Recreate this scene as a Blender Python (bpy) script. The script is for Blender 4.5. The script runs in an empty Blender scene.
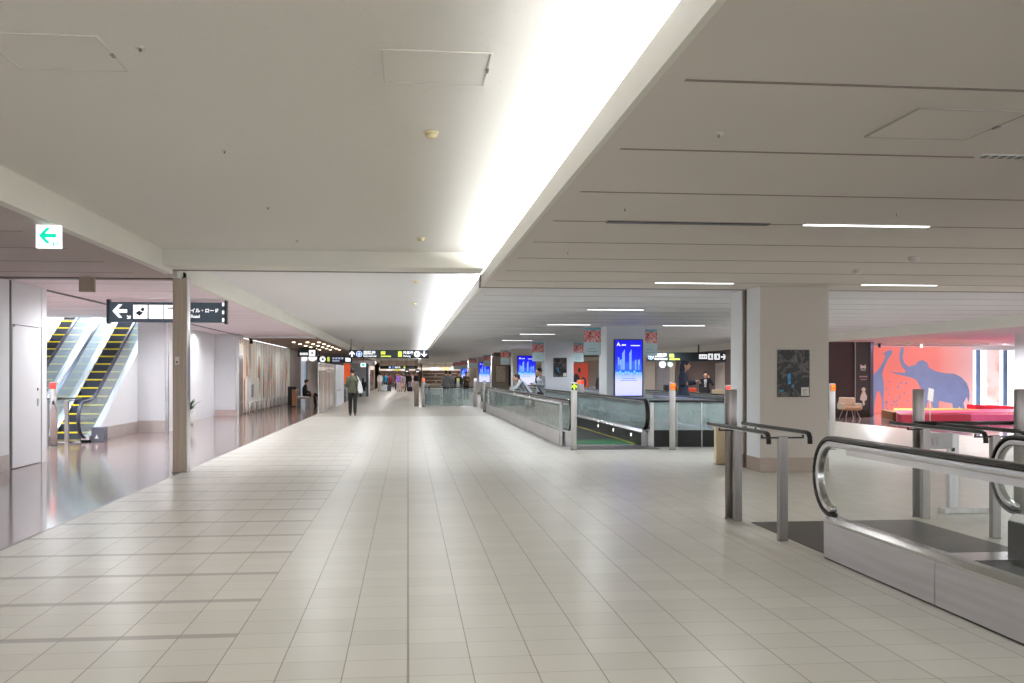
import bpy, bmesh, math, random
from mathutils import Vector, Matrix
random.seed(7)
C = bpy.context.scene.collection
PI = math.pi

# ------------------------------------------------------------------ materials
def srgb(r, g, b):
    f = lambda x: (x/255/12.92) if x/255 <= 0.04045 else ((x/255+0.055)/1.055)**2.4
    return (f(r), f(g), f(b), 1.0)

def base_mat(name):
    m = bpy.data.materials.new(name); m.use_nodes = True
    nt = m.node_tree; b = nt.nodes['Principled BSDF']
    return m, nt, b

def mat(name, rgb, rough=0.5, metal=0.0, var=0.05, scale=6.0, emit=None, es=0.0, spec=None, bump=0.0, stretch=(1, 1, 1)):
    """plain surface with a little procedural tone variation"""
    m, nt, b = base_mat(name)
    col = srgb(*rgb)
    tc = nt.nodes.new('ShaderNodeTexCoord'); mp = nt.nodes.new('ShaderNodeMapping'); nz = nt.nodes.new('ShaderNodeTexNoise')
    mp.inputs['Scale'].default_value = stretch
    nz.inputs['Scale'].default_value = scale; nz.inputs['Detail'].default_value = 3
    nt.links.new(tc.outputs['Object'], mp.inputs['Vector']); nt.links.new(mp.outputs['Vector'], nz.inputs['Vector'])
    rp = nt.nodes.new('ShaderNodeValToRGB')
    rp.color_ramp.elements[0].position = 0.3; rp.color_ramp.elements[1].position = 0.7
    rp.color_ramp.elements[0].color = tuple(max(0, c*(1-var)) for c in col[:3])+(1,)
    rp.color_ramp.elements[1].color = tuple(min(1, c*(1+var)) for c in col[:3])+(1,)
    nt.links.new(nz.outputs['Fac'], rp.inputs['Fac']); nt.links.new(rp.outputs['Color'], b.inputs['Base Color'])
    b.inputs['Roughness'].default_value = rough; b.inputs['Metallic'].default_value = metal
    if spec is not None: b.inputs['Specular IOR Level'].default_value = spec
    if emit:
        b.inputs['Emission Color'].default_value = srgb(*emit); b.inputs['Emission Strength'].default_value = es
    if bump:
        bp = nt.nodes.new('ShaderNodeBump'); bp.inputs['Strength'].default_value = bump; bp.inputs['Distance'].default_value = 0.01
        nt.links.new(nz.outputs['Fac'], bp.inputs['Height']); nt.links.new(bp.outputs['Normal'], b.inputs['Normal'])
    return m

def emis(name, rgb, s):
    return mat(name, rgb, rough=0.6, emit=rgb, es=s, var=0.02)

def glass(name, tint=(235, 245, 245), refl=0.10, alpha=0.0, body=(200, 215, 215)):
    """clear sheet: see-through with a sharp fresnel reflection, optional milky share"""
    m = bpy.data.materials.new(name); m.use_nodes = True; nt = m.node_tree; nt.nodes.clear()
    out = nt.nodes.new('ShaderNodeOutputMaterial'); tr = nt.nodes.new('ShaderNodeBsdfTransparent'); gl = nt.nodes.new('ShaderNodeBsdfGlossy')
    tr.inputs['Color'].default_value = srgb(*tint); gl.inputs['Roughness'].default_value = 0.03
    ge = nt.nodes.new('ShaderNodeNewGeometry'); dt = nt.nodes.new('ShaderNodeVectorMath'); dt.operation = 'DOT_PRODUCT'
    nt.links.new(ge.outputs['Normal'], dt.inputs[0]); nt.links.new(ge.outputs['Incoming'], dt.inputs[1])
    fz = M(nt, 'POWER', M(nt, 'SUBTRACT', 1.0, M(nt, 'ABSOLUTE', dt.outputs['Value'])), 5.0)
    fz = M(nt, 'MULTIPLY_ADD', fz, 0.8, 0.02+refl*0.15, clamp=True)
    mx = nt.nodes.new('ShaderNodeMixShader')
    nt.links.new(fz, mx.inputs['Fac']); nt.links.new(tr.outputs[0], mx.inputs[1]); nt.links.new(gl.outputs[0], mx.inputs[2])
    last = mx
    if alpha:
        df = nt.nodes.new('ShaderNodeBsdfDiffuse'); df.inputs['Color'].default_value = srgb(*body)
        nz = nt.nodes.new('ShaderNodeTexNoise'); nz.inputs['Scale'].default_value = 1.5
        mr = nt.nodes.new('ShaderNodeMapRange'); mr.inputs['To Min'].default_value = alpha*0.8; mr.inputs['To Max'].default_value = alpha*1.2
        nt.links.new(nz.outputs['Fac'], mr.inputs['Value'])
        m2 = nt.nodes.new('ShaderNodeMixShader'); nt.links.new(mr.outputs[0], m2.inputs['Fac'])
        nt.links.new(mx.outputs[0], m2.inputs[1]); nt.links.new(df.outputs[0], m2.inputs[2]); last = m2
    nt.links.new(last.outputs[0], out.inputs['Surface'])
    return m

def N(nt, t, **kw):
    n = nt.nodes.new(t)
    for k, v in kw.items(): setattr(n, k, v)
    return n
def M(nt, op, a, b=None, c=None, clamp=False):
    n = nt.nodes.new('ShaderNodeMath'); n.operation = op; n.use_clamp = clamp
    for i, x in enumerate((a, b, c)):
        if x is None: continue
        if hasattr(x, 'node'): nt.links.new(x, n.inputs[i])
        else: n.inputs[i].default_value = x
    return n.outputs[0]
def mixc(nt, fac, a, b):
    n = nt.nodes.new('ShaderNodeMix'); n.data_type = 'RGBA'
    for sock, x in ((n.inputs[0], fac), (n.inputs[6], a), (n.inputs[7], b)):
        if hasattr(x, 'node'): nt.links.new(x, sock)
        else: sock.default_value = x
    return n.outputs[2]
def line(nt, v, period, phase, half):
    """1 on thin lines at v = phase + k*period"""
    q = M(nt, 'SUBTRACT', v, phase); q = M(nt, 'DIVIDE', q, period); q = M(nt, 'ADD', q, 0.5)
    q = M(nt, 'FRACT', q); q = M(nt, 'SUBTRACT', q, 0.5); q = M(nt, 'ABSOLUTE', q)
    return M(nt, 'LESS_THAN', q, half/period)

def floor_tile_mat():
    m, nt, b = base_mat('stone_tile_floor')
    g = N(nt, 'ShaderNodeNewGeometry'); sp = N(nt, 'ShaderNodeSeparateXYZ'); nt.links.new(g.outputs['Position'], sp.inputs[0])
    x, y = sp.outputs['X'], sp.outputs['Y']
    # tile tone: one random value per tile
    ix = M(nt, 'FLOOR', M(nt, 'DIVIDE', x, 0.326)); iy = M(nt, 'FLOOR', M(nt, 'DIVIDE', M(nt, 'SUBTRACT', y, 0.14), 0.3025))
    cb = N(nt, 'ShaderNodeCombineXYZ'); nt.links.new(ix, cb.inputs[0]); nt.links.new(iy, cb.inputs[1])
    wn = N(nt, 'ShaderNodeTexWhiteNoise', noise_dimensions='2D'); nt.links.new(cb.outputs[0], wn.inputs['Vector'])
    tile = mixc(nt, wn.outputs['Value'], srgb(201, 198, 188), srgb(209, 206, 196))
    nz = N(nt, 'ShaderNodeTexNoise'); nz.inputs['Scale'].default_value = 0.35; nt.links.new(g.outputs['Position'], nz.inputs['Vector'])
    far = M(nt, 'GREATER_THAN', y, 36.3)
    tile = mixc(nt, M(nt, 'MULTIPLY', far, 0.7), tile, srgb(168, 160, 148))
    fy = M(nt, 'SUBTRACT', 1.0, M(nt, 'DIVIDE', M(nt, 'SUBTRACT', y, 5.0), 26.0), clamp=True); fx = M(nt, 'SUBTRACT', 1.0, M(nt, 'DIVIDE', M(nt, 'SUBTRACT', y, 8.0), 45.0), clamp=True)
    lx = M(nt, 'MULTIPLY', line(nt, x, 0.326, 0.0, 0.0032), fx); ly = M(nt, 'MULTIPLY', line(nt, y, 0.3025, 0.14, 0.0025), fy)
    near = M(nt, 'LESS_THAN', M(nt, 'ABSOLUTE', x), 0.007)
    c1 = mixc(nt, M(nt, 'MULTIPLY', ly, 0.68), tile, srgb(120, 112, 102))
    c2 = mixc(nt, M(nt, 'MULTIPLY', lx, 0.8), c1, srgb(112, 104, 95))
    c2 = mixc(nt, M(nt, 'MULTIPLY', near, 0.45), c2, srgb(90, 84, 78))
    # dark grooved strips at the left of the aisle
    st = line(nt, y, 0.9075, 5.87, 0.045)
    rg = M(nt, 'MULTIPLY', M(nt, 'LESS_THAN', x, -0.978), M(nt, 'LESS_THAN', y, 36.3))
    st = M(nt, 'MULTIPLY', st, rg)
    fine = line(nt, y, 0.022, 0.0, 0.006)
    stc = mixc(nt, fine, srgb(150, 143, 135), srgb(120, 114, 107))
    c3 = mixc(nt, M(nt, 'MULTIPLY', st, 0.62), c2, stc)
    nt.links.new(c3, b.inputs['Base Color'])
    rr = N(nt, 'ShaderNodeMapRange'); nt.links.new(nz.outputs['Fac'], rr.inputs['Value'])
    rr.inputs['To Min'].default_value = 0.22; rr.inputs['To Max'].default_value = 0.34
    b.inputs['Roughness'].default_value = 0.30
    b.inputs['Specular IOR Level'].default_value = 0.33
    bp = N(nt, 'ShaderNodeBump'); bp.inputs['Strength'].default_value = 0.25; bp.inputs['Distance'].default_value = 0.004; bp.invert = True
    nt.links.new(M(nt, 'MAXIMUM', lx, ly), bp.inputs['Height']); nt.links.new(bp.outputs['Normal'], b.inputs['Normal'])
    return m

def brown_floor_mat():
    m, nt, b = base_mat('polished_brown_floor')
    g = N(nt, 'ShaderNodeNewGeometry'); sp = N(nt, 'ShaderNodeSeparateXYZ'); nt.links.new(g.outputs['Position'], sp.inputs[0])
    nz = N(nt, 'ShaderNodeTexNoise'); nz.inputs['Scale'].default_value = 1.2; nz.inputs['Detail'].default_value = 4
    nt.links.new(g.outputs['Position'], nz.inputs['Vector'])
    c = mixc(nt, nz.outputs['Fac'], srgb(120, 100, 96), srgb(140, 120, 114))
    lx = line(nt, sp.outputs['X'], 0.6, 0.13, 0.003); ly = line(nt, sp.outputs['Y'], 0.6, 0.2, 0.003)
    c = mixc(nt, M(nt, 'MULTIPLY', M(nt, 'MAXIMUM', lx, ly), 0.35), c, srgb(84, 70, 66))
    nt.links.new(c, b.inputs['Base Color']); b.inputs['Roughness'].default_value = 0.11
    b.inputs['Specular IOR Level'].default_value = 1.0
    bp = N(nt, 'ShaderNodeBump'); bp.inputs['Strength'].default_value = 0.03; bp.inputs['Distance'].default_value = 0.02
    n2 = N(nt, 'ShaderNodeTexNoise'); n2.inputs['Scale'].default_value = 3.0; nt.links.new(g.outputs['Position'], n2.inputs['Vector'])
    nt.links.new(n2.outputs['Fac'], bp.inputs['Height']); nt.links.new(bp.outputs['Normal'], b.inputs['Normal'])
    return m

def speckle_mat(name, rgb, dark, amount=0.35, scale=55):
    m, nt, b = base_mat(name)
    g = N(nt, 'ShaderNodeNewGeometry'); v = N(nt, 'ShaderNodeTexVoronoi'); v.inputs['Scale'].default_value = scale
    nt.links.new(g.outputs['Position'], v.inputs['Vector'])
    f = M(nt, 'LESS_THAN', v.outputs['Distance'], 0.16)
    nz = N(nt, 'ShaderNodeTexNoise'); nz.inputs['Scale'].default_value = 9.0; nt.links.new(g.outputs['Position'], nz.inputs['Vector'])
    f = M(nt, 'MULTIPLY', f, M(nt, 'GREATER_THAN', nz.outputs['Fac'], 0.5))
    c = mixc(nt, M(nt, 'MULTIPLY', f, amount), srgb(*rgb), srgb(*dark))
    nt.links.new(c, b.inputs['Base Color']); b.inputs['Roughness'].default_value = 0.85
    return m

def stripes_mat(name, cols, scale=1.0, axis='Y', rough=0.35, emit=0.0, wob=0.25):
    """vertical bands of colour, softened by noise: printed glass wall"""
    m, nt, b = base_mat(name)
    g = N(nt, 'ShaderNodeNewGeometry'); sp = N(nt, 'ShaderNodeSeparateXYZ'); nt.links.new(g.outputs['Position'], sp.inputs[0])
    n0 = N(nt, 'ShaderNodeTexNoise'); n0.inputs['Scale'].default_value = 0.9; n0.inputs['Detail'].default_value = 3; nt.links.new(g.outputs['Position'], n0.inputs['Vector'])
    a = M(nt, 'ADD', M(nt, 'MULTIPLY', sp.outputs[axis], scale), M(nt, 'MULTIPLY', n0.outputs['Fac'], wob))
    n1 = N(nt, 'ShaderNodeTexNoise', noise_dimensions='1D'); n1.inputs['Scale'].default_value = 1.0; n1.inputs['Detail'].default_value = 2
    nt.links.new(a, n1.inputs['W'])
    rp = N(nt, 'ShaderNodeValToRGB'); rp.color_ramp.interpolation = 'LINEAR'
    e = rp.color_ramp.elements
    while len(e) < len(cols): e.new(0.5)
    for i, c in enumerate(cols):
        e[i].position = 0.22+0.56*i/(len(cols)-1); e[i].color = srgb(*c)
    nt.links.new(n1.outputs['Fac'], rp.inputs['Fac']); nt.links.new(rp.outputs['Color'], b.inputs['Base Color'])
    b.inputs['Roughness'].default_value = rough
    if emit:
        nt.links.new(rp.outputs['Color'], b.inputs['Emission Color']); b.inputs['Emission Strength'].default_value = emit
    return m

def mosaic_mat(name, ramp, scale=9.0, detail=6, rough=0.4, emit=0.0, dist=1.5):
    m, nt, b = base_mat(name)
    tc = N(nt, 'ShaderNodeTexCoord'); nz = N(nt, 'ShaderNodeTexNoise'); nz.inputs['Scale'].default_value = scale; nz.inputs['Detail'].default_value = detail
    nz.inputs['Distortion'].default_value = dist
    nt.links.new(tc.outputs['Object'], nz.inputs['Vector'])
    rp = N(nt, 'ShaderNodeValToRGB'); e = rp.color_ramp.elements
    while len(e) < len(ramp): e.new(0.5)
    for i, (p, c) in enumerate(ramp): e[i].position = p; e[i].color = srgb(*c)
    nt.links.new(nz.outputs['Fac'], rp.inputs['Fac']); nt.links.new(rp.outputs['Color'], b.inputs['Base Color'])
    b.inputs['Roughness'].default_value = rough
    if emit:
        nt.links.new(rp.outputs['Color'], b.inputs['Emission Color']); b.inputs['Emission Strength'].default_value = emit
    return m

def vgrad_mat(name, stops, z0, z1, emit=0.0, nscale=0.0):
    """vertical colour run between local heights z0..z1"""
    m, nt, b = base_mat(name)
    tc = N(nt, 'ShaderNodeTexCoord'); sp = N(nt, 'ShaderNodeSeparateXYZ'); nt.links.new(tc.outputs['Object'], sp.inputs[0])
    mr = N(nt, 'ShaderNodeMapRange'); mr.inputs['From Min'].default_value = z0; mr.inputs['From Max'].default_value = z1
    nt.links.new(sp.outputs['Z'], mr.inputs['Value']); f = mr.outputs[0]
    if nscale:
        nz = N(nt, 'ShaderNodeTexNoise'); nz.inputs['Scale'].default_value = nscale; nt.links.new(tc.outputs['Object'], nz.inputs['Vector'])
        f = M(nt, 'ADD', f, M(nt, 'MULTIPLY', M(nt, 'SUBTRACT', nz.outputs['Fac'], 0.5), 0.12))
    rp = N(nt, 'ShaderNodeValToRGB'); e = rp.color_ramp.elements
    while len(e) < len(stops): e.new(0.5)
    for i, (p, c) in enumerate(stops): e[i].position = p; e[i].color = srgb(*c)
    nt.links.new(f, rp.inputs['Fac']); nt.links.new(rp.outputs['Color'], b.inputs['Base Color'])
    if emit:
        nt.links.new(rp.outputs['Color'], b.inputs['Emission Color']); b.inputs['Emission Strength'].default_value = emit
    return m

MT = {}
MT['floor'] = floor_tile_mat(); MT['brown_floor'] = brown_floor_mat()
MT['ceil_main'] = speckle_mat('mineral_ceiling', (234, 231, 225), (150, 143, 134))
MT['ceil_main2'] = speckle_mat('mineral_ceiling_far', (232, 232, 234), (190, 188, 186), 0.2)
MT['ceil_right'] = mat('slatted_ceiling', (218, 211, 204), 0.7, var=0.03, scale=0.5)
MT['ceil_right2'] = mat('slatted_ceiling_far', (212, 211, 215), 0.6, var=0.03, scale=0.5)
MT['ceil_left'] = mat('left_ceiling', (190, 178, 174), 0.7, var=0.03, scale=0.5)
MT['ceil_hall'] = mat('hall_ceiling', (240, 228, 234), 0.6, var=0.02, scale=0.5)
MT['fascia'] = mat('fascia_paint', (230, 228, 220), 0.7, var=0.02, scale=0.6)
MT['groove'] = mat('groove_shadow', (140, 132, 124), 0.8, var=0.1)
MT['hatch_edge'] = mat('hatch_edge', (176, 169, 161), 0.6, var=0.05)
MT['joint'] = mat('joint_bronze', (92, 80, 70), 0.45, 0.3, var=0.1)
MT['white_wall'] = mat('white_wall', (228, 230, 234), 0.55, var=0.02, scale=0.8)
MT['pier_wall'] = mat('pier_panel', (224, 225, 230), 0.5, var=0.02, scale=0.8)
MT['col'] = mat('column_panel', (200, 193, 184), 0.5, var=0.03, scale=0.7)
MT['col2'] = mat('column_panel_cool', (212, 216, 224), 0.5, var=0.03, scale=0.7)
MT['col_side'] = mat('column_side_panel', (228, 232, 236), 0.45, var=0.02, scale=0.7)
MT['plinth_pale'] = mat('plinth_pale_steel', (190, 180, 176), 0.35, 0.4, var=0.06)
MT['plinth'] = mat('plinth_steel', (164, 150, 138), 0.4, 0.5, var=0.08, stretch=(1, 1, 14))
MT['steel'] = mat('brushed_steel', (214, 212, 212), 0.34, 0.5, var=0.10, scale=3, stretch=(8, 8, 0.6))
MT['steel_dark'] = mat('satin_steel_dark', (150, 144, 141), 0.34, 0.85, var=0.10, scale=4, stretch=(8, 8, 0.5))
MT['steel_panel'] = mat('brushed_steel_panel', (206, 203, 206), 0.33, 0.75, var=0.07, scale=2, stretch=(1, 0.5, 12))
MT['alu'] = mat('aluminium', (212, 211, 211), 0.22, 0.95, var=0.05, scale=3)
MT['pillar_steel'] = mat('bronze_steel_pillar', (176, 162, 146), 0.42, 0.5, var=0.10, scale=3, stretch=(12, 12, 0.4))
MT['black'] = mat('black_plastic', (22, 21, 22), 0.35, var=0.1)
MT['rubber'] = mat('handrail_rubber', (18, 17, 18), 0.22, var=0.1, spec=0.6)
MT['dark'] = mat('dark_plate', (88, 84, 82), 0.4, 0.5, var=0.12, scale=30)
MT['belt'] = mat('walkway_belt', (52, 52, 54), 0.5, 0.3, var=0.25, scale=8, stretch=(40, 0.5, 1))
MT['skirt'] = mat('dark_skirt', (50, 50, 52), 0.3, 0.6, var=0.1)
MT['yellow'] = mat('yellow_line', (236, 214, 40), 0.5, var=0.05)
MT['green_lit'] = emis('green_comb_light', (30, 150, 80), 0.6)
MT['glass'] = glass('clear_glass', (250, 253, 252), 0.10)
MT['glass_green'] = glass('tinted_glass', (236, 244, 243), 0.3, 0.26, (212, 228, 230))
MT['glass_white'] = glass('escalator_glass', (240, 248, 250), 0.2, 0.16, (225, 238, 242))
MT['glass_soft'] = glass('partition_glass', (240, 238, 236), 0.4, 0.35, (220, 204, 194))
MT['sign'] = mat('sign_black', (38, 46, 52), 0.4, var=0.05)
MT['sign_slate'] = mat('sign_slate', (58, 72, 82), 0.4, var=0.04, emit=(58, 72, 82), es=0.35)
MT['sign_white'] = emis('sign_white_lit', (250, 252, 255), 1.0)
MT['sign_yellow'] = emis('sign_yellow_lit', (205, 222, 80), 0.8)
MT['sign_blue'] = emis('sign_blue_lit', (40, 110, 215), 0.9)
MT['sign_navy'] = mat('sign_navy', (24, 26, 52), 0.4, var=0.05)
MT['exit_white'] = emis('exit_sign_white', (250, 252, 255), 1.4)
MT['exit_green'] = emis('exit_sign_green', (0, 205, 165), 1.0)
MT['led'] = emis('linear_led', (255, 255, 255), 4.0)
MT['red_lit'] = emis('red_lit', (250, 50, 40), 2.2)
MT['orange_lit'] = emis('orange_lit', (255, 105, 30), 2.0)
MT['green_arrow'] = emis('green_arrow_lit', (170, 240, 40), 2.2)
MT['plastic_cream'] = mat('detector_cream', (226, 214, 176), 0.5, var=0.03)
MT['plastic_white'] = mat('detector_white', (214, 210, 204), 0.5, var=0.03)
MT['brown_wall'] = mat('brown_timber_wall', (112, 92, 88), 0.5, var=0.12, scale=4, stretch=(10, 10, 0.4))
MT['dark_brown'] = mat('dark_brown_wall', (62, 46, 46), 0.5, var=0.12, scale=4, stretch=(12, 12, 0.4))
MT['cream'] = mat('cream_panel', (206, 192, 180), 0.5, var=0.03)
MT['paper'] = mat('paper_white', (226, 224, 220), 0.6, var=0.03)
MT['window'] = emis('bright_window', (250, 252, 255), 3.0)
MT['blue_mullion'] = mat('blue_mullion', (120, 150, 190), 0.5, var=0.05)

# ------------------------------------------------------------------ mesh builder
class MB:
    def __init__(s): s.v = []; s.f = []; s.sm = []
    def add(s, vs, fs, smooth=False):
        o = len(s.v); s.v += [tuple(v) for v in vs]
        for f in fs: s.f.append(tuple(i+o for i in f)); s.sm.append(smooth)
        return s
    def box(s, x0, x1, y0, y1, z0, z1):
        vs = [(x, y, z) for z in (z0, z1) for y in (y0, y1) for x in (x0, x1)]
        return s.add(vs, [(0, 2, 3, 1), (4, 5, 7, 6), (0, 1, 5, 4), (2, 6, 7, 3), (0, 4, 6, 2), (1, 3, 7, 5)])
    def prism(s, poly, a0, a1, axis='x'):
        """extrude a 2-D polygon along axis; poly is (y,z), (x,z) or (x,y)"""
        n = len(poly)
        def P(p, a): return {'x': (a, p[0], p[1]), 'y': (p[0], a, p[1]), 'z': (p[0], p[1], a)}[axis]
        vs = [P(p, a0) for p in poly]+[P(p, a1) for p in poly]
        fs = [tuple(range(n-1, -1, -1)), tuple(range(n, 2*n))]+[(i, (i+1) % n, n+(i+1) % n, n+i) for i in range(n)]
        return s.add(vs, fs)
    def lathe(s, prof, n=16, cx=0, cy=0, ex=1.0, ey=1.0):
        """profile of (r,z) about a vertical axis, elliptical if ex != ey"""
        vs = []; k = len(prof)
        for r, z in prof:
            for i in range(n):
                a = 2*PI*i/n; vs.append((cx+r*ex*math.cos(a), cy+r*ey*math.sin(a), z))
        fs = [(j*n+i, j*n+(i+1) % n, (j+1)*n+(i+1) % n, (j+1)*n+i) for j in range(k-1) for i in range(n)]
        fs += [tuple(range(n-1, -1, -1)), tuple((k-1)*n+i for i in range(n))]
        return s.add(vs, fs, True)
    def sweep(s, pts, prof, up=(0, 0, 1), closed=False, side=None, smooth=True):
        """sweep a closed 2-D profile (a along side, b along normal) down a polyline"""
        pts = [Vector(p) for p in pts]; n = len(prof); rings = []
        for i, p in enumerate(pts):
            t = (pts[min(i+1, len(pts)-1)]-pts[max(i-1, 0)]).normalized()
            sd = Vector(side) if side else t.cross(Vector(up))
            if sd.length < 1e-5: sd = t.cross(Vector((0, 1, 0)))
            sd.normalize(); nn = sd.cross(t).normalized()
            rings.append([p+sd*a+nn*b for a, b in prof])
        vs = [v for r in rings for v in r]
        fs = [(j*n+i, j*n+(i+1) % n, (j+1)*n+(i+1) % n, (j+1)*n+i) for j in range(len(pts)-1) for i in range(n)]
        fs += [tuple(range(n-1, -1, -1)), tuple((len(pts)-1)*n+i for i in range(n))]
        return s.add(vs, fs, smooth)
    def tube(s, pts, r, n=10, r2=None, up=(0, 0, 1)):
        prof = [(r*math.cos(2*PI*i/n), r*math.sin(2*PI*i/n)) for i in range(n)]
        if r2 is None: return s.sweep(pts, prof, up)
        pts = [Vector(p) for p in pts]; vs = []; t = (pts[-1]-pts[0]).normalized()
        sd = t.cross(Vector(up)); sd = sd if sd.length > 1e-4 else t.cross(Vector((0, 1, 0))); sd.normalize(); nn = sd.cross(t)
        for j, p in enumerate(pts):
            rr = r+(r2-r)*j/(len(pts)-1)
            vs += [p+sd*rr*math.cos(2*PI*i/n)+nn*rr*math.sin(2*PI*i/n) for i in range(n)]
        fs = [(j*n+i, j*n+(i+1) % n, (j+1)*n+(i+1) % n, (j+1)*n+i) for j in range(len(pts)-1) for i in range(n)]
        fs += [tuple(range(n-1, -1, -1)), tuple((len(pts)-1)*n+i for i in range(n))]
        return s.add(vs, fs, True)
    def ball(s, c, r, nu=14, nv=9, sq=(1, 1, 1), zmin=-1.0):
        vs = []; fs = []
        for j in range(nv+1):
            ph = -PI/2+PI*j/nv
            for i in range(nu):
                a = 2*PI*i/nu
                vs.append((c[0]+r*sq[0]*math.cos(ph)*math.cos(a), c[1]+r*sq[1]*math.cos(ph)*math.sin(a), c[2]+r*sq[2]*max(zmin, math.sin(ph))))
        for j in range(nv):
            for i in range(nu): fs.append((j*nu+i, j*nu+(i+1) % nu, (j+1)*nu+(i+1) % nu, (j+1)*nu+i))
        return s.add(vs, fs, True)
    def mesh(s, name):
        me = bpy.data.meshes.new(name); me.from_pydata(s.v, [], s.f)
        for p, q in zip(me.polygons, s.sm): p.use_smooth = q
        bm = bmesh.new(); bm.from_mesh(me); bmesh.ops.recalc_face_normals(bm, faces=bm.faces); bm.to_mesh(me); bm.free()
        return me
    def build(s, name, m, parent=None, bevel=0.0, loc=None, rz=0.0, label=None):
        me = s.mesh(name); me.materials.append(MT[m] if isinstance(m, str) else m)
        o = bpy.data.objects.new(name, me); C.objects.link(o)
        if parent: o.parent = parent
        if loc: o.location = loc
        o.rotation_euler.z = rz
        if bevel:
            b = o.modifiers.new('bevel', 'BEVEL'); b.width = bevel; b.segments = 2; b.limit_method = 'ANGLE'
        if label: o['label'] = label
        return o

def tag(o, label, cat, group=None):
    o['label'] = label; o['category'] = cat
    if group: o['group'] = group
    return o
def thing(name, label, cat, loc=(0, 0, 0), rz=0.0, group=None):
    o = bpy.data.objects.new(name, None); C.objects.link(o); o.empty_display_size = 0.2
    o.location = loc; o.rotation_euler.z = rz
    return tag(o, label, cat, group)
def struct(name, mb, m, bevel=0.0):
    o = mb.build(name, m, bevel=bevel); o['kind'] = 'structure'; return o
def dup(src, loc, label, rz=None, group=None):
    """copy a thing with its parts and sub-parts"""
    r = src.copy(); C.objects.link(r); r.location = loc; r['label'] = label
    if rz is not None: r.rotation_euler.z = rz
    if group: r['group'] = group
    def kids(a, b):
        for ch in list(a.children):
            c = ch.copy(); C.objects.link(c); c.parent = b; kids(ch, c)
    kids(src, r)
    return r
def text(name, body, size, m, parent, loc, align='LEFT', flip=1, thick=0.002, label=None, bold=0.0):
    """lettering that faces -Y, as a mesh part"""
    cu = bpy.data.curves.new(name, 'FONT'); cu.body = body; cu.size = size; cu.align_x = align; cu.extrude = thick; cu.offset = bold
    o = bpy.data.objects.new(name, cu); C.objects.link(o)
    dg = bpy.context.evaluated_depsgraph_get(); me = bpy.data.meshes.new_from_object(o.evaluated_get(dg))
    bpy.data.objects.remove(o); bpy.data.curves.remove(cu)
    me.transform(Matrix.Rotation(PI/2, 4, 'X'))
    me.materials.clear(); me.materials.append(MT[m] if isinstance(m, str) else m)
    p = bpy.data.objects.new(name, me); C.objects.link(p); p.parent = parent; p.location = loc
    if label: p['label'] = label
    return p
def arrow_poly(cx, cz, s, ang):
    """road-sign arrow outline (x,z), pointing along ang"""
    pts = [(0.5, 0), (0.07, 0.47), (-0.17, 0.47), (0.14, 0.12), (-0.5, 0.12), (-0.5, -0.12), (0.14, -0.12), (-0.17, -0.47), (0.07, -0.47)]
    ca, sa = math.cos(ang), math.sin(ang)
    return [(cx+s*(x*ca-z*sa), cz+s*(x*sa+z*ca)) for x, z in pts]
def disc(cx, cz, r, n=20, ex=1.0):
    return [(cx+r*ex*math.cos(2*PI*i/n), cz+r*math.sin(2*PI*i/n)) for i in range(n)]
def arc(cy, cz, r, a0, a1, n=12):
    return [(cy+r*math.cos(a0+(a1-a0)*i/n), cz+r*math.sin(a0+(a1-a0)*i/n)) for i in range(n+1)]
# ------------------------------------------------------------------ the setting
YB, YE = -9.0, 140.0
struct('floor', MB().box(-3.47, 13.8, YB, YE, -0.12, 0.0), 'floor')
struct('floor', MB().box(-10.9, -3.47, YB, YE, -0.12, 0.0), 'brown_floor')
struct('floor', MB().box(13.8, 28.0, YB, YE, -0.12, 0.0), 'brown_floor')
struct('trim_1', MB().box(-3.485, -3.455, YB, YE, -0.01, 0.003), 'steel_dark')
struct('trim_2', MB().box(13.785, 13.815, YB, YE, -0.01, 0.003), 'steel_dark')

ZM, ZR, ZL, XC = 3.3, 2.87, 3.0, 1.122
struct('ceiling', MB().box(-3.5, 1.95, YB, 14.6, ZM, ZM+0.1), 'ceil_main')
struct('ceiling', MB().box(-3.5, 1.95, 15.5, YE, ZM, ZM+0.1), 'ceil_main2')
struct('ceiling', MB().box(XC, 13.8, YB, 15.45, ZR, ZR+0.08), 'ceil_right')
struct('ceiling', MB().box(XC, 13.8, 15.65, YE, ZR, ZR+0.08), 'ceil_right2')
struct('ceiling', MB().box(-6.45, -3.58, YB, 15.9, ZL, ZL+0.1), 'ceil_left')
struct('ceiling', MB().box(-6.4, -3.58, 16.1, 39.5, ZL, ZL+0.1), 'ceil_hall')
struct('ceiling', MB().box(-6.4, -3.58, 39.5, YE, ZL-0.05, ZL+0.1), mat('timber_ceiling', (158, 138, 126), 0.6, var=0.1, scale=3, stretch=(8, 0.5, 1)))
struct('ceiling', MB().box(-10.9, -6.4, 12.0, 27.0, ZL, ZL+0.1), 'ceil_hall')
struct('ceiling', MB().box(-7.07, -6.4, 27.0, 37.7, ZL, ZL+0.1), 'ceil_hall')
struct('ceiling', MB().box(-10.9, -7.17, 26.0, 40.0, 6.8, 6.9), 'ceil_hall')
struct('ceiling', MB().box(13.8, 28.0, YB, YE, 2.66, 2.76), mat('right_hall_ceiling', (222, 204, 212), 0.6, var=0.02))
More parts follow.
